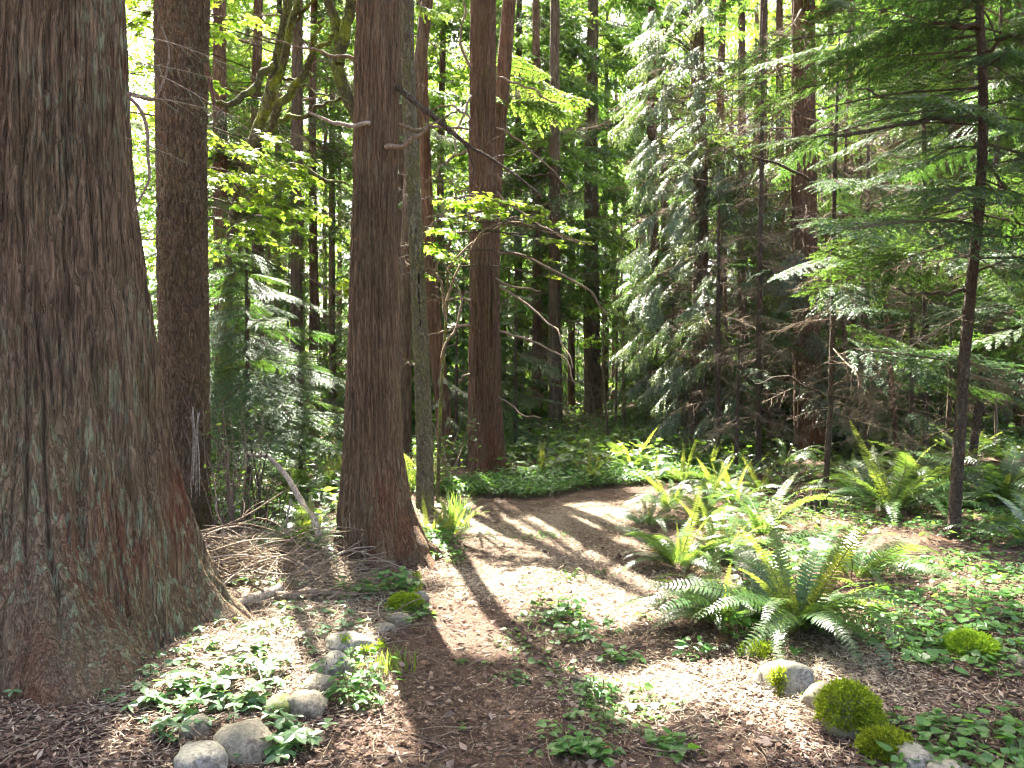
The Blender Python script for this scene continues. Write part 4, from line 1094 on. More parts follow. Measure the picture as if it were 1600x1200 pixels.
# ------------------------------------------------------------------ ferns
def frond_data(name, seed, e0, e1, leaf, n=36, wid=.105, L=1.0, curl=False):
    r = np.random.default_rng(seed)
    m = 40
    s = np.linspace(0, 1, m)
    el = np.radians(e0 + (e1 - e0) * s ** 1.15)
    if curl:
        el = el - np.maximum(s - .86, 0) / .14 * math.radians(190)
    st = L / (m - 1)
    X = np.concatenate([[0], np.cumsum(np.cos(el[:-1]) * st)]); Z = np.concatenate([[0], np.cumsum(np.sin(el[:-1]) * st)])
    Yw = .05 * L * np.sin(s * 2.6 + r.uniform(0, 6)) * s
    A = np.stack([X, Yw, Z], -1)
    mb = MB()
    mb.add(*tube(A[::3], .0045 * L * (1.05 - .9 * s[::3]), 4), 0)
    for side in (-1, 1):
        u = .10 + .90 * (np.arange(n) + r.uniform(-.12, .12, n)) / n
        B = np.stack([np.interp(u, s, A[:, i]) for i in range(3)], -1)
        T = nrm(np.stack([np.interp(u, s, np.gradient(A[:, i])) for i in range(3)], -1))
        S = nrm(np.cross(np.array([0, 0, 1.0])[None] - T * T[:, 2:3], T)) * side
        N = nrm(np.cross(T, S)) * side
        N = np.where(N[:, 2:3] < 0, -N, N) if not curl else N
        pl_ = wid * L * np.minimum(1, (u - .02) / .22) ** .6 * (1 - u ** 2.4 * .95) * r.uniform(.85, 1.1, n)
        D = nrm(S + T * .28 + N * r.uniform(-.12, .22, n)[:, None])
        w = np.minimum(.020 * L, pl_ * .34)
        Q = nrm(np.cross(N, D))
        dr = -np.array([0, 0, 1.0])[None] * pl_[:, None] * .12
        b0 = B + Q * w[:, None] * .42; b1 = B - Q * w[:, None] * .42
        mid = B + D * pl_[:, None] * .5
        m0 = mid + Q * w[:, None] * .40; m1 = mid - Q * w[:, None] * .40
        tip = B + D * pl_[:, None] + dr + T * pl_[:, None] * .12
        V = np.stack([b0, m0, m1, b1, tip], 1).reshape(-1, 3)
        k = np.arange(n)[:, None] * 5
        mb.add(V, k + np.array([[0, 1, 2, 3]]), 1)
        mb.f.append((k + np.array([[1, 4, 2]])) + mb.n - len(V)); mb.m.append(1)
    return mb.data(name, [M['stem'], leaf])
FR = {'arch': [frond_data('frond', 700 + i, e, f, M['fern']) for i, (e, f) in enumerate(((62, -42), (52, -52), (70, -22), (45, -38), (58, -60)))],
      'up': [frond_data('frond', 720 + i, e, f, M['fern_young'], wid=.085) for i, (e, f) in enumerate(((82, 48), (76, 28), (86, 62), (72, 10)))],
      'curl': [frond_data('frond', 730 + i, e, f, M['fern_young'], wid=.075, curl=True) for i, (e, f) in enumerate(((78, 30), (70, 20)))],
      'dead': [frond_data('frond', 740 + i, e, f, M['fern_dead'], wid=.08) for i, (e, f) in enumerate(((30, -75), (15, -60)))]}
def fern(px, py, size, n, label, up=0, curl=0, dead=2, group=None, az=None, spread=math.pi, name='sword_fern', cat='fern'):
    g = gp(px, py)
    o = thing(name, label, cat, g, group)
    dead += 3 if n > 15 else 1; n = int(n * 1.35); size = size * 1.28
    jobs = ['arch'] * n + ['up'] * up + ['curl'] * curl + ['dead'] * dead
    for i, k in enumerate(jobs):
        a = (i * 2.39996 + random.uniform(-.35, .35)) if az is None else az + random.uniform(-spread, spread)
        s = size * random.uniform(.5, 1.18) * (.9 if k != 'arch' else 1)
        link('frond', FR[k][random.randrange(len(FR[k]))], o,
             mat_pose((math.cos(a) * .04, math.sin(a) * .04, -.01), a, random.uniform(-.22, .25), random.uniform(-.5, .5), s))
    return o
fern(1245, 985, .72, 34, 'sword fern with glowing yellow-green upright fronds behind the sunlit mossy stones', up=11, curl=3, dead=4)
fern(1128, 975, .60, 32, 'dark glossy sword fern spilling over the right edge of the path', up=2, curl=1, dead=5)
fern(1062, 885, .66, 24, 'bushy sword fern with yellow tips leaning over the path bend', up=4, dead=3)
fern(1125, 872, .56, 16, 'sword fern with brownish upright fronds between two greener clumps', up=5, curl=2, dead=4)
fern(1192, 838, .72, 18, 'wide dark sword fern behind the brownish upright one', up=1, dead=3)
fern(1335, 905, .74, 14, 'flat-spreading sword fern just right of the glowing one', dead=2)
fern(1120, 775, .58, 14, 'bright yellow fern clump by the flat pale stone', up=9, dead=2)
fern(1190, 770, .56, 14, 'pale sunlit fern left of the black root stump', up=6)
fern(1012, 822, .5, 12, 'small fern at the left end of the fern bank in the path bend', up=3)
fern(1050, 798, .55, 14, 'fern between the leaning bushy one and the flat pale stone', up=5)
fern(1098, 806, .6, 14, 'shaggy fern behind the bushy one at the path bend', up=4)
fern(1150, 790, .7, 14, 'low fern below the pale sunlit one', up=2)
fern(1068, 756, .62, 12, 'small fern left of the bright yellow clump at the path bend', up=4)
fern(1392, 800, .98, 22, 'large dark green fern mid-right between the two dark saplings', up=6, curl=1, dead=3)
fern(1450, 775, .98, 20, 'tall green fern close to the left of the tall dark sapling', up=7, dead=3)
fern(1345, 775, .80, 14, 'sunny fern behind the thin dark sapling', up=5)
fern(1560, 790, 1.0, 20, 'large fern right of the tall dark sapling', up=3, dead=4)
fern(1612, 850, .70, 16, 'dark fern cut by the right edge of the picture', dead=2)
fern(1510, 720, .80, 10, 'yellow backlit fern behind the tall dark sapling', up=10)
fern(1575, 725, .85, 16, 'green fern by the very thin bare pole', up=4)
fern(1432, 838, .42, 1, 'single pale withered fern frond hanging below the large dark fern', dead=3, az=-1.6, spread=.4)
fern(704, 838, .42, 8, 'yellow-green fern tuft by the path below the mottled alder', up=16)
fern(672, 842, .46, 10, 'fern right of the straight cedar, darker than the tuft beside it', up=6)
fern(470, 862, .55, 14, 'dark low fern behind the arched bleached branch', up=2)
fern(425, 858, .50, 12, 'dark fern at the foot of the brushy stems', up=1)
fern(498, 838, .52, 12, 'fern between the brushy stems and the straight cedar', up=4)
fern(440, 800, .6, 12, 'sunny fern behind the brushy stems', up=4)
fern(845, 745, .62, 12, 'fern in the green band right of the path-bend cedar', up=4)
fern(922, 756, .58, 10, 'grassy yellow fern tuft in the middle of the green band', up=10)
fern(985, 738, .75, 14, 'wide fern behind the green band below the thin poles', up=4)
fern(1022, 752, .55, 10, 'sprawling fern at the right end of the green band', up=1)
for px, py in ((885, 728), (950, 722), (1040, 728), (1085, 724), (1105, 735), (1150, 728), (1170, 742), (1225, 728), (1245, 745), (1310, 722), (1340, 718), (1375, 712), (1420, 712), (1455, 728), (1480, 700), (1540, 702),
               (1590, 700), (1300, 745), (1330, 740), (905, 705), (830, 715), (1015, 705), (1070, 700), (1120, 700), (1200, 705), (660, 760), (640, 765), (500, 770), (460, 775), (530, 765), (380, 790), (1440, 690), (1500, 690), (1560, 685), (1390, 688), (1350, 690)):
    fern(px, py, random.uniform(.5, .8), 10, 'sword fern in the sunlit undergrowth at the foot of the trees', up=random.randrange(1, 7), dead=1, group='undergrowth ferns')

# ------------------------------------------------------------------ stones
def stone_data(seed, sx, sy, sz, mat, sub=4, rough=.36, round_=False):
    bm = bmesh.new(); bmesh.ops.create_icosphere(bm, subdivisions=sub, radius=1.0)
    V = np.array([v.co[:] for v in bm.verts]); Fc = np.array([[v.index for v in f.verts] for f in bm.faces]); bm.free()
    n = fbm(V[:, 0] * 1.1 + seed, V[:, 1] * 1.1, V[:, 2] * 1.1, seed, 4) - .5
    n2 = noise3(V[:, 0] * 9, V[:, 1] * 9, V[:, 2] * 9 + seed, seed) - .5
    r_ = np.random.default_rng(seed)
    d = 1 + n * rough * 2 + n2 * .03
    for _ in range(0 if round_ else 10):    # worn facets
        a = nrm(r_.normal(0, 1, 3)); h = r_.uniform(.62, .88)
        q = V @ a; d = np.where(q * d > h, np.minimum(d, h / np.maximum(q, 1e-3) * .8 + d * .2), d)
    V = V * d[:, None] * np.array([sx, sy, sz])
    mb = MB(); mb.add(V, Fc)
    return mb.data('stone', mat, True), V
def moss_on(o, V, cover, seed, low=.0, thick=.020):
    """a cushion of short moss shoots over the top of a stone"""
    r_ = np.random.default_rng(seed)
    zt = V[:, 2].max()
    N = nrm(V / (np.abs(V).max(0) ** 2))
    ok = np.where((V[:, 2] > low * zt) & (noise3(V[:, 0] * 14, V[:, 1] * 14, V[:, 2] * 14, seed) < cover))[0]
    if len(ok) == 0: return
    mb = MB()
    reps = 22
    P = np.repeat(V[ok], reps, 0) + r_.normal(0, .008, (len(ok) * reps, 3)); Nn = np.repeat(N[ok], reps, 0)
    lump = noise3(P[:, 0] * 60, P[:, 1] * 60, P[:, 2] * 60, seed + 5)
    P = P + Nn * (lump * thick * 1.6)[:, None]
    D = nrm(Nn + r_.normal(0, .55, P.shape)); W = nrm(r_.normal(0, 1, P.shape))
    mb.add(*strips(P - Nn * .003, D, W, thick * r_.uniform(.5, 1.3, len(P)), thick * .32), 0)
    mb.obj('moss', M['moss'], o)
def stone(px, py, wpx, hpx, label, mat='stone', moss=0.0, low=0.0, seed=1, rot=0.0, flat=1.0, sink=.42, name='stone'):
    g = gp(px, py)
    sx = wpx / 2 / F * g[1]; sz = hpx / 2 / F * g[1] * 1.15
    me, V = stone_data(seed, sx, sx * flat, sz, M[mat], sub=4 if wpx > 62 or moss >= .8 else 3, round_=moss >= .8, rough=.16 if moss >= .8 else .36)
    c, s = math.cos(rot), math.sin(rot)
    o = link(name, me); o.location = (g[0], g[1] + sx * flat * .5, g[2] + sz * (1 - sink * 2)); o.rotation_euler = (0, 0, rot)
    tag(o, label, 'stone')
    if moss: moss_on(o, V, moss, seed + 50, low)
    return o
stone(300, 1212, 96, 62, 'pale rounded grey stone in the bottom left corner', 'stone_grey', seed=1)
stone(300, 1152, 55, 45, 'small tan stone wedged behind the two big corner stones', seed=2)
stone(376, 1190, 100, 84, 'big speckled granite stone at the head of the left stone row', seed=3, rot=.3)
stone(428, 1120, 60, 46, 'sunlit mossy-edged stone tucked behind the big speckled one', 'stone_moss', .25, .2, seed=4)
stone(476, 1122, 70, 52, 'rounded tan stone in the left row half in sun', seed=5)
stone(494, 1082, 60, 42, 'brown flat-topped stone in the left row', seed=6, flat=.8)
stone(513, 1058, 74, 44, 'blue-grey stone with a crack in the left row', 'stone_grey', seed=7)
stone(540, 1020, 92, 36, 'white sunlit slab with a yellow moss patch in the left row', 'stone_grey', .28, .1, seed=8, flat=.7)
stone(600, 990, 40, 24, 'small grey stone beyond the grass tuft', seed=9)
stone(622, 978, 42, 30, 'brown stone in the left row next to the mossy one', seed=10)
stone(630, 956, 46, 26, 'low green mossy stone near the straight cedar', 'stone_moss', .8, -.1, seed=11)
stone(655, 946, 36, 30, 'pale lichened stone at the path edge by the straight cedar', 'stone_grey', .15, .3, seed=12)
stone(650, 920, 34, 30, 'dark rounded stone at the roots of the straight cedar', 'stone_moss', .3, .2, seed=13)
stone(640, 905, 30, 16, 'flat pale stone against the roots of the straight cedar', seed=14)
stone(1240, 1085, 96, 74, 'dazzling sunlit stone with yellow moss at its sides', 'stone_grey', .36, -.3, seed=15)
stone(1292, 1112, 74, 72, 'rough brown stone between the dazzling one and the round mossy one', 'stone', 0, seed=16, rot=.6)
stone(1334, 1150, 76, 72, 'round cushion-like stone wholly covered in green-yellow moss', 'stone_moss', .95, -.05, seed=17, sink=.22)
stone(1392, 1186, 62, 40, 'smaller low moss-topped stone in the right row', 'stone_moss', 1.0, .05, seed=18)
stone(1432, 1204, 86, 48, 'flat speckled grey stone at the bottom right', 'stone_grey', seed=19)
stone(1492, 1216, 70, 26, 'smooth white stone cut by the bottom edge', 'stone_grey', seed=20)
stone(1526, 1030, 60, 36, 'half-buried mossy hump in the right ground cover', 'stone_moss', .9, -.2, seed=21, sink=.34)
stone(1598, 1042, 30, 24, 'small pale stone at the right edge of the picture', seed=22)
stone(1068, 772, 40, 20, 'flat pale stone in the sun at the path bend', 'stone_grey', seed=23)
stone(684, 702 + 92, 20, 10, 'little pale stone at the foot of the mottled alder', seed=24)
stone(1185, 1030, 40, 30, 'brown crumbling stone beside the glowing fern', 'stone_moss', .5, 0, seed=25)

# ------------------------------------------------------------------ fallen wood
def stick(name, label, cat, rows, mat, n=26, sides=8, wig=.03, group=None, seed=0, twigs=()):
    """rows: world points with radius"""
    P = np.array(rows, float)
    f_ = np.array([P[0, 0], P[0, 1], gz(P[0, 0], P[0, 1])])
    o = thing(name, label, cat, f_, group)
    C = catmull(P, n); C[:, :3] -= f_
    C[1:-1, :3] += (noise3(np.arange(n)[1:-1, None] * .5, np.array([0, 5, 9.0])[None], seed, seed) - .5) * wig
    mb = MB(); mb.add(*tube(C[:, :3], C[:, 3], sides))
    for e, q in ((0, 1), (-1, -2)):
        ring = tube(C[[q, e]] [:, :3], C[[q, e]][:, 3], sides)[0][sides:]
        mb.add(np.vstack([C[e:e + 1, :3] if e == 0 else C[-1:, :3], ring]), np.array([(0, i + 1, (i + 1) % sides + 1) for i in range(sides)]))
    mb.obj('stem', mat, o, True)
    for tw in twigs:
        T = np.array(tw, float); T[:, :3] -= f_
        T = catmull(T, 12); mb = MB(); mb.add(*tube(T[:, :3], T[:, 3], 5)); mb.obj('twig', mat, o, True)
    return o
stick('fallen_branch', 'bleached branch arching from the brush down to the straight cedar', 'branch',
      pl(7.2, 6.2, [(385, 708, 2), (420, 716, 3.2), (450, 745, 4.4), (472, 785, 5.2), (492, 815, 5.6), (505, 860, 6.2), (510, 908, 6.6)]), M['pale_wood'], seed=3,
      twigs=[pl(6.7, 6.5, [(455, 780, 2), (448, 820, 1.8), (452, 870, 1.4), (462, 885, 1)])])
g0, g1 = gp(342, 968), gp(438, 940)
stick('log', 'short pale barkless log lying across the brush beside the huge cedar', 'log', [(*(g0 + [0, 0, .05]), .026), (*((g0 + g1) / 2 + [0, 0, .07]), .030), (*(g1 + [0, 0, .09]), .033)], M['pale_wood'], 10, 12, .02, seed=5)
g0, g1 = gp(430, 945), gp(560, 935)
stick('log', 'grey-brown log half buried in the brush beyond the short pale one', 'log', [(*(g0 + [0, 0, .06]), .028), (*((g0 + g1) / 2 + [0, 0, .06]), .024), (*(g1 + [0, 0, .03]), .016)], M['twig'], 12, 10, .03, seed=6)
stick('fallen_branch', 'thin bent stick leaning from the ground by the huge cedar', 'branch', pl(5.9, 5.7, [(352, 925, 1.2), (352, 850, 1.2), (338, 790, 1.2), (336, 740, .8)]), M['pale_wood'], sides=5, seed=8)
stick('fallen_branch', 'short forked stick propped on the foot of the huge cedar', 'branch', [(*(gp(322, 1058) + [0, 0, .02]), .010), (*(gp(345, 1045) + [0, 0, .05]), .010), (*(gp(372, 1034) + [0, 0, .09]), .008)], M['pale_wood'], sides=6, seed=9,
      twigs=[[(*(gp(352, 1043) + [0, 0, .06]), .006), (*(gp(390, 1050) + [0, 0, .10]), .005), (*(gp(415, 1085) + [0, 0, .02]), .004)]])
stick('fallen_branch', 'thin stick arching over the sunlit litter in the path bend', 'branch', [(*(gp(866, 898) + [0, 0, .01]), .009), (*(gp(890, 893) + [0, 0, .07]), .009), (*(gp(915, 900) + [0, 0, .01]), .007)], M['twig'], sides=6, seed=10)
stick('fallen_branch', 'curved stick lying between the green plants in the middle of the path', 'branch', [(*(gp(893, 1048) + [0, 0, .015]), .012), (*(gp(905, 1070) + [0, 0, .03]), .012), (*(gp(922, 1082) + [0, 0, .01]), .010)], M['twig'], sides=6, seed=11)
stick('fallen_branch', 'small dark twig on the shaded left half of the path', 'branch', [(*(gp(803, 1048) + [0, 0, .012]), .006), (*(gp(822, 1032) + [0, 0, .02]), .006), (*(gp(828, 1022) + [0, 0, .01]), .005)], M['sapling'], sides=5, seed=12)
stick('fallen_branch', 'pale thin stick on the path near the bottom edge, under the grass tuft', 'branch', [(*(gp(602, 1165) + [0, 0, .01]), .006), (*(gp(618, 1185) + [0, 0, .015]), .006), (*(gp(632, 1205) + [0, 0, .01]), .005)], M['pale_wood'], sides=5, seed=13)
stick('fallen_branch', 'grey stick lying in the right ground cover below the mossy hump', 'branch', [(*(gp(1440, 985) + [0, 0, .03]), .010), (*(gp(1510, 982) + [0, 0, .04]), .009), (*(gp(1590, 972) + [0, 0, .03]), .007)], M['sapling'], sides=6, seed=14)
stick('fallen_branch', 'upright dry stalk between the glowing fern and the dazzling stone', 'branch', pl(4.5, 4.5, [(1204, 1060, 2), (1206, 1020, 1.8), (1202, 996, 1.2)]), M['pale_wood'], sides=5, seed=15)
stick('fallen_branch', 'dark crooked branch across the sunlit ferns left of the black root stump', 'branch', pl(9.6, 9.8, [(1170, 785, 2.2), (1195, 768, 2.2), (1240, 757, 1.8), (1270, 748, 1.2)]), M['sapling'], sides=5, seed=16)
stick('log', 'dark short log lying in the far clearing under the white sprays', 'log', [(*(gp(985, 668) + [0, 0, .1]), .10), (*(gp(1010, 666) + [0, 0, .12]), .11), (*(gp(1030, 668) + [0, 0, .1]), .10)], M['far_bark'], 10, 10, .03, seed=17)

def stump(px, py, wpx, hpx, label, mat, seed):
    g = gp(px, py); s = g[1] / F
    me = trunk_data('stump', [(0, 0, 0, wpx * .62 * s), (0, 0, hpx * .3 * s, wpx * .52 * s), (0, 0, hpx * .8 * s, wpx * .46 * s), (0, 0, hpx * s, wpx * .40 * s), (0, 0, hpx * 1.02 * s, wpx * .05 * s)], mat, nu=48, dv=.03, bark=(16, .12, .05, 40, .02), flare=(.4, .25, 6, .3), seed=seed)
    o = link('stump', me); o.location = g
    return tag(o, label, 'stump')
stump(1074, 700, 36, 62, 'dark mossy stump below the white sprays', M['mossy'], 5)
stump(1012, 676, 14, 16, 'small dark stump in the far clearing', M['far_bark'], 6)
g = gp(1268, 800)
rs = thing('root_stump', 'black tangle of upturned roots at the foot of the thin sapling', 'stump', g)
link('base', trunk_data('base', [(0, 0, 0, .10), (0, 0, .10, .09), (.01, 0, .17, .06), (.01, 0, .2, .01)], M['sapling'], nu=24, dv=.02, bark=(18, .3, .04, 40, .02), seed=8), rs)
for k in range(9):
    a = random.uniform(0, 6.28); r_ = random.uniform(.12, .3); h_ = random.uniform(-.02, .24)
    mb = MB(); C = catmull([(0, 0, .08), (math.cos(a) * r_ * .5, math.sin(a) * r_ * .5, .10 + h_ * .7), (math.cos(a) * r_, math.sin(a) * r_, h_)], 8)
    mb.add(*tube(C, np.linspace(.022, .006, 8), 5)); mb.obj('root', M['sapling'], rs, True)

# heap of dead twigs between the huge cedar and the straight one
TW = []
for i in range(8):
    r_ = np.random.default_rng(60 + i); mb = MB(); L = .9
    tt = np.linspace(0, 1, 9)
    C = np.stack([tt * L - L / 2, .10 * L * np.sin(tt * 4 + r_.uniform(0, 6)), .05 * L * np.sin(tt * 5 + r_.uniform(0, 6))], -1)
    mb.add(*tube(C, .0075 * (1.1 - .75 * tt), 5))
    for _ in range(3):
        k = r_.integers(2, 8); d = nrm(r_.normal(0, 1, 3) * [1, 1, .5] + [1, 0, 0]); u = np.linspace(0, 1, 5)[:, None]
        mb.add(*tube(C[k] + d * .25 * u + r_.normal(0, .06, 3) * u ** 2, .0035 * (1.1 - .8 * u[:, 0]), 4))
    TW.append([mb.data('twig', M['twig'], True), None])
    mb2 = MB(); mb2.v, mb2.f, mb2.m, mb2.n = mb.v, mb.f, mb.m, mb.n
    TW[-1][1] = mb2.data('twig', M['pale_wood'], True)
g = gp(395, 905)
hp = thing('brush_heap', 'tangled heap of dry twigs between the huge cedar and the arched branch', 'brush heap', g)
for k in range(150):
    x = random.gauss(0, .42); y = random.gauss(.15, .30)
    z = gz(g[0] + x, g[1] + y) - g[2] + .02 + abs(random.gauss(0, .12)) * math.exp(-(x * x + y * y) * 2.2) + random.uniform(0, .04)
    link('twig', TW[random.randrange(8)][0 if random.random() < .6 else 1], hp, mat_pose((x, y, z), random.gauss(.1, .7), random.gauss(0, .16), random.uniform(0, 6), random.uniform(.5, 1.15)))
g = gp(480, 960)
hp = thing('brush_heap', 'flattened scatter of pale twigs on the sunlit litter before the straight cedar', 'brush heap', g)
for k in range(90):
    x = random.gauss(0, .42); y = random.gauss(0, .36)
    z = gz(g[0] + x, g[1] + y) - g[2] + .015 + abs(random.gauss(0, .02))
    link('twig', TW[random.randrange(8)][0 if random.random() < .5 else 1], hp, mat_pose((x, y, z), random.gauss(.2, .9), random.gauss(0, .05), random.uniform(0, 6), random.uniform(.25, .8)))

# brushy stems behind the heap
def shrub(px, py, label, n, hgt, spread, leafy, mat='twig', leaf='broad_leaf', name='shrub', lsz=.06):
    g = gp(px, py)
    o = thing(name, label, 'shrub', g)
    for k in range(n):
        a = random.uniform(0, 6.28); r_ = random.uniform(0, spread * .4); h_ = hgt * random.uniform(.6, 1.1)
        b = np.array([math.cos(a) * r_, math.sin(a) * r_, -.03]); e = np.array([math.cos(a) * (r_ + spread * random.uniform(.1, .8)), math.sin(a) * (r_ + spread * random.uniform(.1, .8)), h_])
        C = catmull([b, (b + e) / 2 + np.random.default_rng(k).normal(0, .06, 3), e], 10)
        mb = MB(); mb.add(*tube(C, np.linspace(.008, .002, 10), 5), 0)
        for q in range(4):
            i = random.randrange(3, 9); d = nrm(np.array([random.gauss(0, 1), random.gauss(0, 1), random.uniform(0, .8)])); u = np.linspace(0, 1, 4)[:, None]
            mb.add(*tube(C[i] + d * .22 * u, .0025 * (1.1 - .8 * u[:, 0]), 3), 0)
            if leafy:
                m = leafy
                B = C[i] + d * np.linspace(.05, .24, m)[:, None]
                Dl = nrm(np.random.default_rng(k * 9 + q).normal(0, 1, (m, 3)) * [1, 1, .35]); N = nrm(np.random.default_rng(k * 7 + q).normal(0, .35, (m, 3)) + [0, 0, 1])
                mb.add(*strips(B, Dl, N, lsz, lsz * .6), 1)
        mb.obj('stem', [M[mat], M[leaf]], o)
    return o
shrub(368, 842, 'bare brushy shrub of thin stems right of the scaly fir', 22, 1.15, .45, 1)
shrub(408, 838, 'darker stemmed shrub with few leaves behind the brush heap', 16, 1.0, .4, 2, 'sapling')
shrub(1230, 775, 'white-leaved sunny shrub between the ferns and the root stump', 18, .55, .7, 5, lsz=.05)
shrub(1185, 950, 'leafy shoot with smooth oval leaves between the two front ferns', 7, .36, .2, 5, lsz=.075)
shrub(700, 700 + 60, 'pale-leaved shrub at the left foot of the path-bend cedar', 12, 1.1, .5, 4, lsz=.06)
shrub(545 + 110, 770, 'sunny leafy shrub left of the mottled alder', 14, .6, .6, 5)
shrub(930, 700, 'twiggy grey shrub at the foot of the thick dark fir', 18, 1.1, .8, 2)
shrub(1000, 690, 'green-leaved shrub among the thin poles', 16, 1.3, .8, 6, lsz=.10)

# ------------------------------------------------------------------ small plants
def leaf_heart():
    V = np.array([(0, 0, 0), (.05, .38, .03), (.42, .46, .02), (1.0, 0, -.10), (.42, -.46, .02), (.05, -.38, .03), (.45, 0, -.05)])
    return V, np.array([(0, 6, 1), (1, 6, 2), (2, 6, 3), (3, 6, 4), (4, 6, 5), (5, 6, 0)])
def leaf_oval():
    V = np.array([(0, 0, 0), (.35, .26, .04), (.72, .25, .0), (1.0, 0, -.12), (.72, -.25, .0), (.35, -.26, .04), (.5, 0, -.04)])
    return V, np.array([(0, 6, 1), (1, 6, 2), (2, 6, 3), (3, 6, 4), (4, 6, 5), (5, 6, 0)])
HEART, OVAL = leaf_heart(), leaf_oval()
PLANTS = {}
def plant_kinds(key, n_leaf, lsz, hgt, shape, flat=.25, whorl=False):
    """eight variants of one low plant: a short stem and a few leaves"""
    if key in PLANTS: return PLANTS[key]
    r_ = np.random.default_rng(int(lsz * 1e4 + hgt * 1e3))
    out_ = []
    for v in range(8):
        n = int(r_.integers(n_leaf[0], n_leaf[1] + 1)); h_ = hgt * r_.uniform(.5, 1.2)
        a = np.arange(n) * 2 * math.pi / n + r_.uniform(0, 6) if whorl else r_.uniform(0, 6.28, n)
        out = np.stack([np.cos(a), np.sin(a), np.zeros(n)], -1)
        top = np.array([r_.normal(0, .012), r_.normal(0, .012), h_])
        O = top + (0 if whorl else 1) * (out * (lsz * r_.uniform(.2, .9, n))[:, None] + np.stack([np.zeros(n)] * 2 + [-r_.uniform(0, h_ * .5, n)], -1))
        Z = nrm(np.array([0, 0, 1.0]) + r_.normal(0, flat, (n, 3)))
        X = out + np.array([0, 0, 1.0]) * r_.uniform(-.3, .2, n)[:, None]
        L = scatter(shape[0], shape[1], O, X, Z, lsz * r_.uniform(.6, 1.15, n))
        sv, sf = tube(np.array([[0, 0, -.02], top]), .0018, 3)
        if not whorl and key[0] != 'undergrowth' and key[1] != 42:
            for o_ in O:
                v2, f2 = tube(np.array([top * .4, o_]), .0011, 3)
                sf = np.vstack([sf, f2 + len(sv)]); sv = np.vstack([sv, v2])
        out_.append((sv, sf, L[0], L[1]))
    PLANTS[key] = out_
    return out_
SHOOTS = {}
def clump(px, py, rx, ry, n, label, shape='heart', lsz=.045, hgt=.08, leaf='cover', nl=(3, 5), name='leafy_plant', whorl=False, flat=.25, group=None):
    r_ = np.random.default_rng(int(px * 7 + py))
    g = gp(px, py)
    X = (rx / F * g[1]); Y = ry * g[1] ** 2 / (F * CAMZ)
    P = []
    while len(P) < n:
        q = r_.normal(0, .5, 2)
        if abs(q[0]) > 1 or abs(q[1]) > 1: continue
        x, y = q[0] * X, q[1] * Y
        P.append((x, y, gz(g[0] + x, g[1] + y) - g[2] + .01))
    key = (shape, lsz, hgt, leaf, nl, whorl)
    if key not in SHOOTS:
        SHOOTS[key] = []
        for sv, sf, lv, lf in plant_kinds(key, nl, lsz, hgt, {'heart': HEART, 'oval': OVAL}[shape], flat, whorl):
            mb = MB(); mb.add(sv, sf, 0); mb.add(lv, lf, 1); SHOOTS[key].append(mb.data('shoot', [M['stem'], M[leaf]]))
    o = thing(name, label, 'plant', g, group)
    for p_ in P:
        link('shoot', SHOOTS[key][random.randrange(8)], o, mat_pose(p_, random.uniform(0, 6.28), random.gauss(0, .1), random.gauss(0, .1), random.uniform(.6, 1.3)))
    return o
clump(880, 962, 45, 20, 34, 'leafy weeds in the middle of the path where it starts to bend', lsz=.05, hgt=.10)
clump(905, 1000, 60, 18, 40, 'green weeds along the crown of the path below the bend', lsz=.042, hgt=.08)
clump(968, 1038, 32, 10, 18, 'small weed patch on the right half of the path', lsz=.04, hgt=.06)
clump(945, 1098, 36, 26, 26, 'pale green weeds beside the curved stick on the path', 'oval', .042, .07)
clump(915, 1188, 40, 14, 20, 'weeds in the middle of the path at the bottom edge', lsz=.048, hgt=.07)
clump(1035, 1172, 34, 14, 14, 'leafy weeds right of the path middle at the bottom edge', lsz=.052, hgt=.07)
clump(555, 1092, 42, 26, 46, 'bright green leafy clump against the left stone row', 'oval', .05, .11)
clump(545, 1052, 30, 12, 24, 'green clump on top of the left stone row', 'oval', .045, .10)
clump(625, 925, 30, 14, 24, 'leafy green plant at the roots of the straight cedar', 'heart', .06, .14)
clump(570, 932, 26, 10, 14, 'three-leaved plants before the straight cedar', 'heart', .07, .09)
clump(640, 968, 36, 16, 30, 'low plants growing over the stones by the straight cedar', 'heart', .045, .06)
clump(690, 870, 36, 22, 60, 'yellow-green weeds at the left edge of the path bend', 'oval', .05, .10)
clump(670, 850, 40, 12, 40, 'shaded leafy plants right of the straight cedar', 'heart', .06, .12)
clump(800, 1068, 22, 8, 8, 'tiny seedlings on the dark left half of the path', lsz=.03, hgt=.03)
clump(722, 1040, 12, 4, 5, 'a tiny green sprig alone on the shaded path', lsz=.03, hgt=.03)
clump(850, 840, 60, 8, 40, 'thin weeds in the sunlit patch of the path bend', 'oval', .04, .05)
clump(1090, 1030, 14, 8, 6, 'small bright weed at the right path edge under the dark fern', 'oval', .06, .06)
clump(1165, 1000, 26, 12, 16, 'green plant under the dark glossy fern', 'oval', .07, .12)
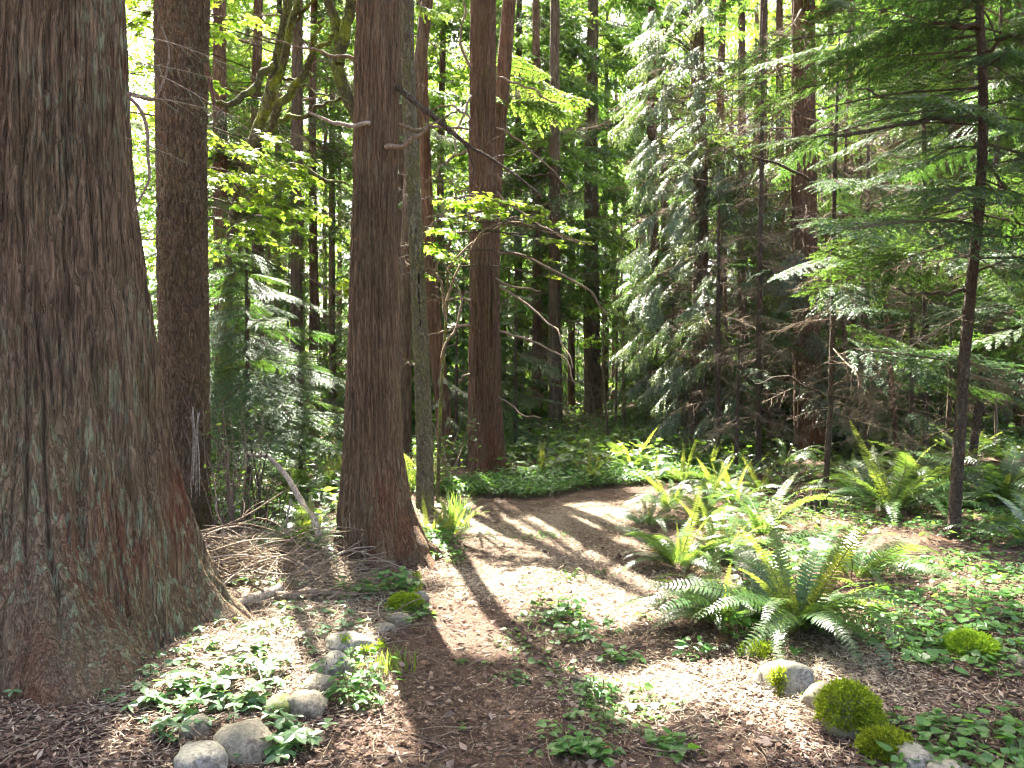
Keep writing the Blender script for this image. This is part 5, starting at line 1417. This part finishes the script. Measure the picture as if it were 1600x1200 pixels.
for px, py, lab in ((290, 1082, 'pale whorled plant at the right foot of the huge cedar'), (322, 1088, 'whorled plant a step right of the huge cedar foot'), (355, 1070, 'sunlit whorled plants beside the propped stick'),
                    (255, 1105, 'dark-green whorled plant in the shade of the huge cedar foot'), (300, 1128, 'whorled plants among straw above the corner stones'), (252, 1165, 'whorled plant left of the corner stones'),
                    (425, 1060, 'bleached sunlit whorled plants in the middle of the left litter'), (392, 1108, 'whorled plants against the big speckled stone'), (452, 1150, 'whorled plants at the path side of the left stone row'),
                    (360, 1192, 'whorled plants on the near side of the big speckled stone'), (480, 1165, 'whorled plants spilling onto the path at the bottom left'), (420, 1180, 'whorled plants between the big speckled stone and the path'),
                    (400, 1020, 'yellow-green whorled plants in the sun behind the propped stick'), (380, 880 + 40, 'pale plants in front of the brush heap'), (445, 1190, 'whorled plants at the bottom edge left of the path')):
    clump(px, py, 26, 14, 7, lab, 'oval', .062, .055, 'whorl', (4, 6), whorl=True, flat=.2)

def tuft(px, py, n, hgt, spread, label, leaf='grass', name='grass_tuft'):
    g = gp(px, py); r_ = np.random.default_rng(int(px + py)); mb = MB()
    for k in range(n):
        a = r_.uniform(0, 6.28); b = np.array([r_.normal(0, spread * .35), r_.normal(0, spread * .35), -.01]); h_ = hgt * r_.uniform(.5, 1.15); l_ = r_.uniform(.1, .7) * h_
        d = np.array([math.cos(a), math.sin(a), 0]); s_ = np.array([-math.sin(a), math.cos(a), 0]) * .0035
        p1 = b + d * l_ * .3 + [0, 0, h_ * .6]; p2 = b + d * l_ + [0, 0, h_]
        mb.add(np.array([b - s_, b + s_, p1 + s_ * .8, p1 - s_ * .8, p2]), np.array([(0, 1, 2, 3)])); mb.f.append(np.array([(3, 2, 4)]) + mb.n - 5); mb.m.append(0)
    o = mb.obj(name, M[leaf]); o.location = g
    return tag(o, label, 'grass', kind='stuff')
tuft(607, 1048, 90, .14, .16, 'bright grass tuft at the left edge of the path')
tuft(712, 800 + 26, 120, .42, .22, 'tall yellow-green grass beside the fern tuft by the alder')
tuft(648, 770, 120, .5, .5, 'sunlit pale grass seen left of the alder foot')
tuft(1020, 672, 160, .7, 1.4, 'bright sunlit grass in the far clearing')

# ------------------------------------------------------------------ uncountable cover
def ring_points(n, x0, x1, y0, y1, r_, fall=1.6):
    """points thinning out with distance"""
    y = (r_.random(n) * (y1 ** (1 - fall + 1e-9) - y0 ** (1 - fall)) + y0 ** (1 - fall)) ** (1 / (1 - fall))
    x = r_.uniform(-1, 1, n) * np.maximum(.75 * y, .5) if x0 is None else r_.uniform(x0, x1, n)
    return x, y
TREE_FEET = [(-2.76, 4.5, .95), (-1.16, 6.7, .42), (-3.1, 7.3, .3), (-.43, 12, .34)]
def off_trunks(x, y):
    k = np.ones(len(x), bool)
    for a, b, r_ in TREE_FEET: k &= np.hypot(x - a, y - b) > r_
    return k
def cover(name, label, cand, density, lsz, hgt, shape, leaf, nl, seed, whorl=False, limit=6000, flat=.25):
    r_ = np.random.default_rng(seed)
    x, y = cand(r_)
    k = off_trunks(x, y) & (r_.random(len(x)) < density(x, y))
    x, y = x[k][:limit], y[k][:limit]
    P = np.stack([x, y, ground_h(x, y)], -1)
    mb = MB(); vs = plant_kinds((name, seed), nl, lsz, hgt, shape, flat, whorl)
    for v, (sv, sf, lv, lf) in enumerate(vs):
        Q = P[v::8]; a = r_.uniform(0, 6.28, len(Q)); X = np.stack([np.cos(a), np.sin(a), r_.normal(0, .1, len(Q))], -1); Z = nrm(np.array([0, 0, 1.0]) + r_.normal(0, .12, (len(Q), 3))); S = r_.uniform(.55, 1.35, len(Q))
        mb.add(*scatter(sv, sf, Q, X, Z, S), 0); mb.add(*scatter(lv, lf, Q, X, Z, S), 1)
    o = mb.obj(name, [M['stem'], M[leaf]])
    return tag(o, label, 'ground cover', kind='stuff')
cover('ground_cover', 'patchy heart-leaved ground cover on the right of the path', lambda r_: ring_points(18000, 1.2, 7.0, 2.8, 10.5, r_, 1.3),
      lambda x, y: sstep(.15, .5, pathd(x, y)) * sstep(.28, .5, fbm(x * 1.1, y * 1.1, 0, 41, 3)) * .95 * sstep(1.2, 1.9, x - .1 * (y - 3)), .052, .07, HEART, 'cover', (2, 4), 41, limit=5600)
cover('ground_cover', 'dense bright green carpet along the far edge of the path bend', lambda r_: (r_.uniform(-1.9, 4.2, 26000), r_.uniform(9.6, 14.5, 26000)),
      lambda x, y: sstep(.02, .12, pathd(x, y)) * (1 - sstep(1.0, 1.5, pathd(x, y))) * ((y > 10.1 + .12 * x)) * sstep(3.4, 2.4, x * .8), .055, .15, OVAL, 'cover', (3, 5), 42, limit=5200)
cover('ground_cover', 'thin leafy cover on the left bank of the path', lambda r_: ring_points(5000, -6, -.5, 3.2, 12, r_, 1.2),
      lambda x, y: sstep(.1, .5, pathd(x, y)) * sstep(.45, .62, fbm(x * 1.3, y * 1.3, 0, 43, 3)) * .7, .05, .06, OVAL, 'whorl', (3, 5), 43, whorl=True, limit=1200)
cover('ground_cover', 'thin green weeds along the crown of the path', lambda r_: (r_.normal(.42, .20, 900) + r_.normal(0, .05, 900), r_.uniform(3.2, 6.4, 900)),
      lambda x, y: sstep(.42, .62, fbm(x * 1.6, y * 1.6, 0, 47, 3)) * sstep(6.6, 5.6, y), .036, .05, HEART, 'cover', (2, 5), 47, limit=420)
cover('undergrowth', 'leafy green undergrowth between the trunks beyond the path', lambda r_: ring_points(16000, None, None, 11.5, 42, r_, 1.3),
      lambda x, y: sstep(.6, 1.2, pathd(x, y)) * sstep(.34, .6, fbm(x * .5, y * .5, 0, 44, 3)), .13, .42, OVAL, 'broad_leaf', (4, 7), 44, limit=6500, flat=.4)
cover('undergrowth', 'low broad-leaved undergrowth behind the brushy stems at the left', lambda r_: ring_points(4000, -9, -1.2, 7.2, 16, r_, 1.2),
      lambda x, y: sstep(.5, 1, pathd(x, y)) * .7, .08, .28, OVAL, 'broad_leaf', (4, 7), 45, limit=1800, flat=.4)

def litter(name, label, x, y, r_, ln, wd, mat, lift=.004, tilt=.35, zextra=None):
    n = len(x)
    z = ground_h(x, y) + lift + np.abs(r_.normal(0, .008, n))
    if zextra is not None: z = z + zextra
    a = r_.uniform(0, 6.28, n)
    D = np.stack([np.cos(a), np.sin(a), r_.normal(0, tilt * .6, n)], -1); N = nrm(np.array([0, 0, 1.0]) + r_.normal(0, tilt, (n, 3)))
    V, Fq = strips(np.stack([x, y, z], -1), D, N, ln(n), wd(n))
    mb = MB(); mb.add(V, Fq)
    return tag(mb.obj(name, mat), label, 'litter', kind='stuff')
r_ = np.random.default_rng(81)
x, y = ring_points(460000, -1.6, 5.0, 2.6, 13, r_, 2.0)
k = (pathd(x, y) < .05) & (r_.random(len(x)) < .25 + .9 * sstep(.38, .58, fbm(x * 2.2, y * 2.2, 0, 77, 3))); x, y = x[k], y[k]
litter('path_litter', 'brown needles and wood chips covering the path', x, y, r_, lambda n: r_.uniform(.006, .032, n), lambda n: r_.uniform(.0014, .0048, n), M['chip'], .016)
x, y = ring_points(5000, -1.2, 2.2, 2.6, 9, r_, 2.2)
k = pathd(x, y) < .1; x, y = x[k], y[k]
litter('path_litter', 'dry curled leaf scraps lying on the path', x, y, r_, lambda n: r_.uniform(.03, .07, n), lambda n: r_.uniform(.018, .04, n), M['litter'], .016, .4)
x, y = ring_points(125000, None, None, 2.6, 16, r_, 1.9)
k = (pathd(x, y) > 0) & off_trunks(x, y); x, y = x[k], y[k]
litter('leaf_litter', 'brown dead leaves and needles on the forest floor', x, y, r_, lambda n: r_.uniform(.015, .055, n), lambda n: r_.uniform(.003, .018, n), M['litter'], .008, .4)
x = r_.normal(-1.75, .55, 60000); y = r_.normal(5.0, .9, 60000)  # dry straw, paled and massed here to brighten the sunlit bank
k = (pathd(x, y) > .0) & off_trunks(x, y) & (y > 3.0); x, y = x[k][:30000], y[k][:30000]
litter('sun_painted_straw', 'dry needles and straw on the left bank, paled to look sunlit', x, y, r_, lambda n: r_.uniform(.02, .09, n), lambda n: r_.uniform(.002, .006, n), M['straw'], .012, .25)
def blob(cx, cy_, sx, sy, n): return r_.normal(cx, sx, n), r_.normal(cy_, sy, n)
bl = [blob(1.65, 4.0, .3, .4, 9000), blob(.75, 5.6, .3, .45, 6000), blob(.45, 6.8, .4, .5, 8000), blob(.0, 8.2, .5, .4, 11000), blob(.95, 8.9, .4, .45, 11000), blob(.7, 3.95, .25, .22, 5000), blob(-.2, 6.1, .25, .3, 5000)]  # heaped where sun patches fall: sunlight put into the litter colour
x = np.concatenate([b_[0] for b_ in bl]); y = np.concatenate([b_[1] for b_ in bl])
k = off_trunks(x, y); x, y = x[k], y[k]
litter('sun_painted_straw', 'dry needles coloured extra pale to brighten the sun patches on the path', x, y, r_, lambda n: r_.uniform(.02, .06, n), lambda n: r_.uniform(.002, .006, n), M['straw'], .018, .25)
a = r_.uniform(0, 6.28, 14000); rr = 1.0 + np.abs(r_.normal(0, .22, 14000)); x = -2.76 + np.cos(a) * rr; y = 4.5 + np.sin(a) * rr
litter('needle_litter', 'brown needles banked against the foot of the huge cedar', x, y, r_, lambda n: r_.uniform(.02, .08, n), lambda n: r_.uniform(.002, .007, n), M['chip'], .01, .3, zextra=np.maximum(0, .10 * (1.4 - rr)) * r_.random(14000))
a = r_.uniform(0, 6.28, 6000); rr = .42 + np.abs(r_.normal(0, .16, 6000)); x = -1.16 + np.cos(a) * rr; y = 6.7 + np.sin(a) * rr
litter('needle_litter', 'brown needles banked against the foot of the straight cedar', x, y, r_, lambda n: r_.uniform(.02, .08, n), lambda n: r_.uniform(.002, .007, n), M['chip'], .01, .3, zextra=np.maximum(0, .15 * (.7 - rr)) * r_.random(6000))
# fine twigs lying about
mb = MB()
x, y = ring_points(2600, None, None, 2.6, 14, r_, 1.8)
k = off_trunks(x, y); x, y = x[k], y[k]; z = ground_h(x, y) + .018
for a, b, c in zip(x, y, z):
    L = r_.uniform(.06, .32); h_ = r_.uniform(0, 6.28); d = np.array([math.cos(h_), math.sin(h_), r_.normal(0, .06)]); e = np.array([-d[1], d[0], 0]) * r_.normal(0, .12) * L
    p = np.array([a, b, c]); mb.add(*tube(np.array([p, p + d * L * .5 + e, p + d * L]), [.0035, .003, .0015], 4))
tag(mb.obj('fine_twigs', M['twig'], None, True), 'small broken twigs strewn over the path and floor', 'twigs', kind='stuff')

# ------------------------------------------------------------------ the wood beyond, one mass of foliage
r_ = np.random.default_rng(91)
n = 100000
Y = r_.uniform(58, 85, n); X = r_.uniform(-.85, .85, n) * Y
cl = r_.integers(0, 900, n)
cx = r_.uniform(-.85, .85, 900); cyy = r_.uniform(56, 84, 900); cz = r_.random(900) ** 1.15 * np.interp(cx, [-.85, -.1, .06, .2, .85], [38, 34, 26, 36, 40]) + .5
P = np.stack([cx[cl] * cyy[cl] + r_.normal(0, 2.2, n), cyy[cl] + r_.normal(0, 1.4, n), cz[cl] + r_.normal(0, 1.7, n)], -1)
P[:, 2] = np.maximum(P[:, 2], .6)
mb = MB(); mb.add(*strips(P, nrm(r_.normal(0, 1, (n, 3)) - [0, 0, .3]), nrm(r_.normal(0, .6, (n, 3)) + [0, 0, 1]), r_.uniform(.4, .9, n), r_.uniform(.2, .42, n)))
tag(mb.obj('forest', M['broad_leaf']), 'far green wood that closes the view', 'forest', kind='stuff')

# ------------------------------------------------------------------ the sunlit air between the trees
mb = MB()
mb.add(np.array([(x, y, z) for z in (-2.0, 46.0) for y in (-42.0, 222.0) for x in (-152.0, 152.0)]), np.array([(0, 2, 3, 1), (4, 5, 7, 6), (0, 1, 5, 4), (2, 6, 7, 3), (0, 4, 6, 2), (1, 3, 7, 5)]))
hm = bpy.data.materials.new('forest_air'); hm.use_nodes = True
for n_ in list(hm.node_tree.nodes): hm.node_tree.nodes.remove(n_)
ho = hm.node_tree.nodes.new('ShaderNodeOutputMaterial'); hv = hm.node_tree.nodes.new('ShaderNodeVolumePrincipled')
hv.inputs['Density'].default_value = 0.00015
hv.inputs['Color'].default_value = (.95, .97, .95, 1)
hv.inputs['Anisotropy'].default_value = .3
hm.node_tree.links.new(hv.outputs[0], ho.inputs['Volume'])
tag(mb.obj('haze', hm), 'faint bright haze in the air between the trees', 'haze', kind='stuff')

# ------------------------------------------------------------------ each of the look-alikes told apart by what it stands beside
MARKS = [(-60, 'behind the huge cedar'), (225, 'left of the scaly fir'), (345, 'right of the scaly fir'), (420, 'behind the young hemlock'), (500, 'left of the straight cedar'), (590, 'behind the straight cedar'), (650, 'beside the mottled alder'),
         (710, 'left of the path-bend cedar'), (810, 'right of the path-bend cedar'), (880, 'by the red-brown fir'), (930, 'by the thick dark fir'), (1000, 'among the thin poles'), (1075, 'under the white sprays'), (1160, 'among the dead twigs'),
         (1255, 'by the twig-wrapped cedar'), (1310, 'behind the thin sapling'), (1400, 'by the spindly pole'), (1490, 'by the tall dark sapling'), (1570, 'near the right edge')]
NUM = ['', 'first', 'second', 'third', 'fourth', 'fifth', 'sixth', 'seventh', 'eighth', 'ninth', 'tenth', 'eleventh', 'twelfth']
for grp, base in (('distant conifers', 'distant slender conifer'), ('understorey conifers', 'young bushy conifer'), ('undergrowth ferns', 'undergrowth sword fern')):
    by = {}
    for o in [o for o in COL.objects if o.get('group') == grp]:
        px = 800 + o.location.x / o.location.y * F
        by.setdefault(min(MARKS, key=lambda m: abs(m[0] - px))[1], []).append((px, o))
    for mark, lst in by.items():
        lst.sort(key=lambda a: a[0])
        for i, (px, o) in enumerate(lst):
            o['label'] = base + ' ' + mark if len(lst) == 1 else '%s %s, %s of %d counted from the left' % (base, mark, NUM[i + 1], len(lst))
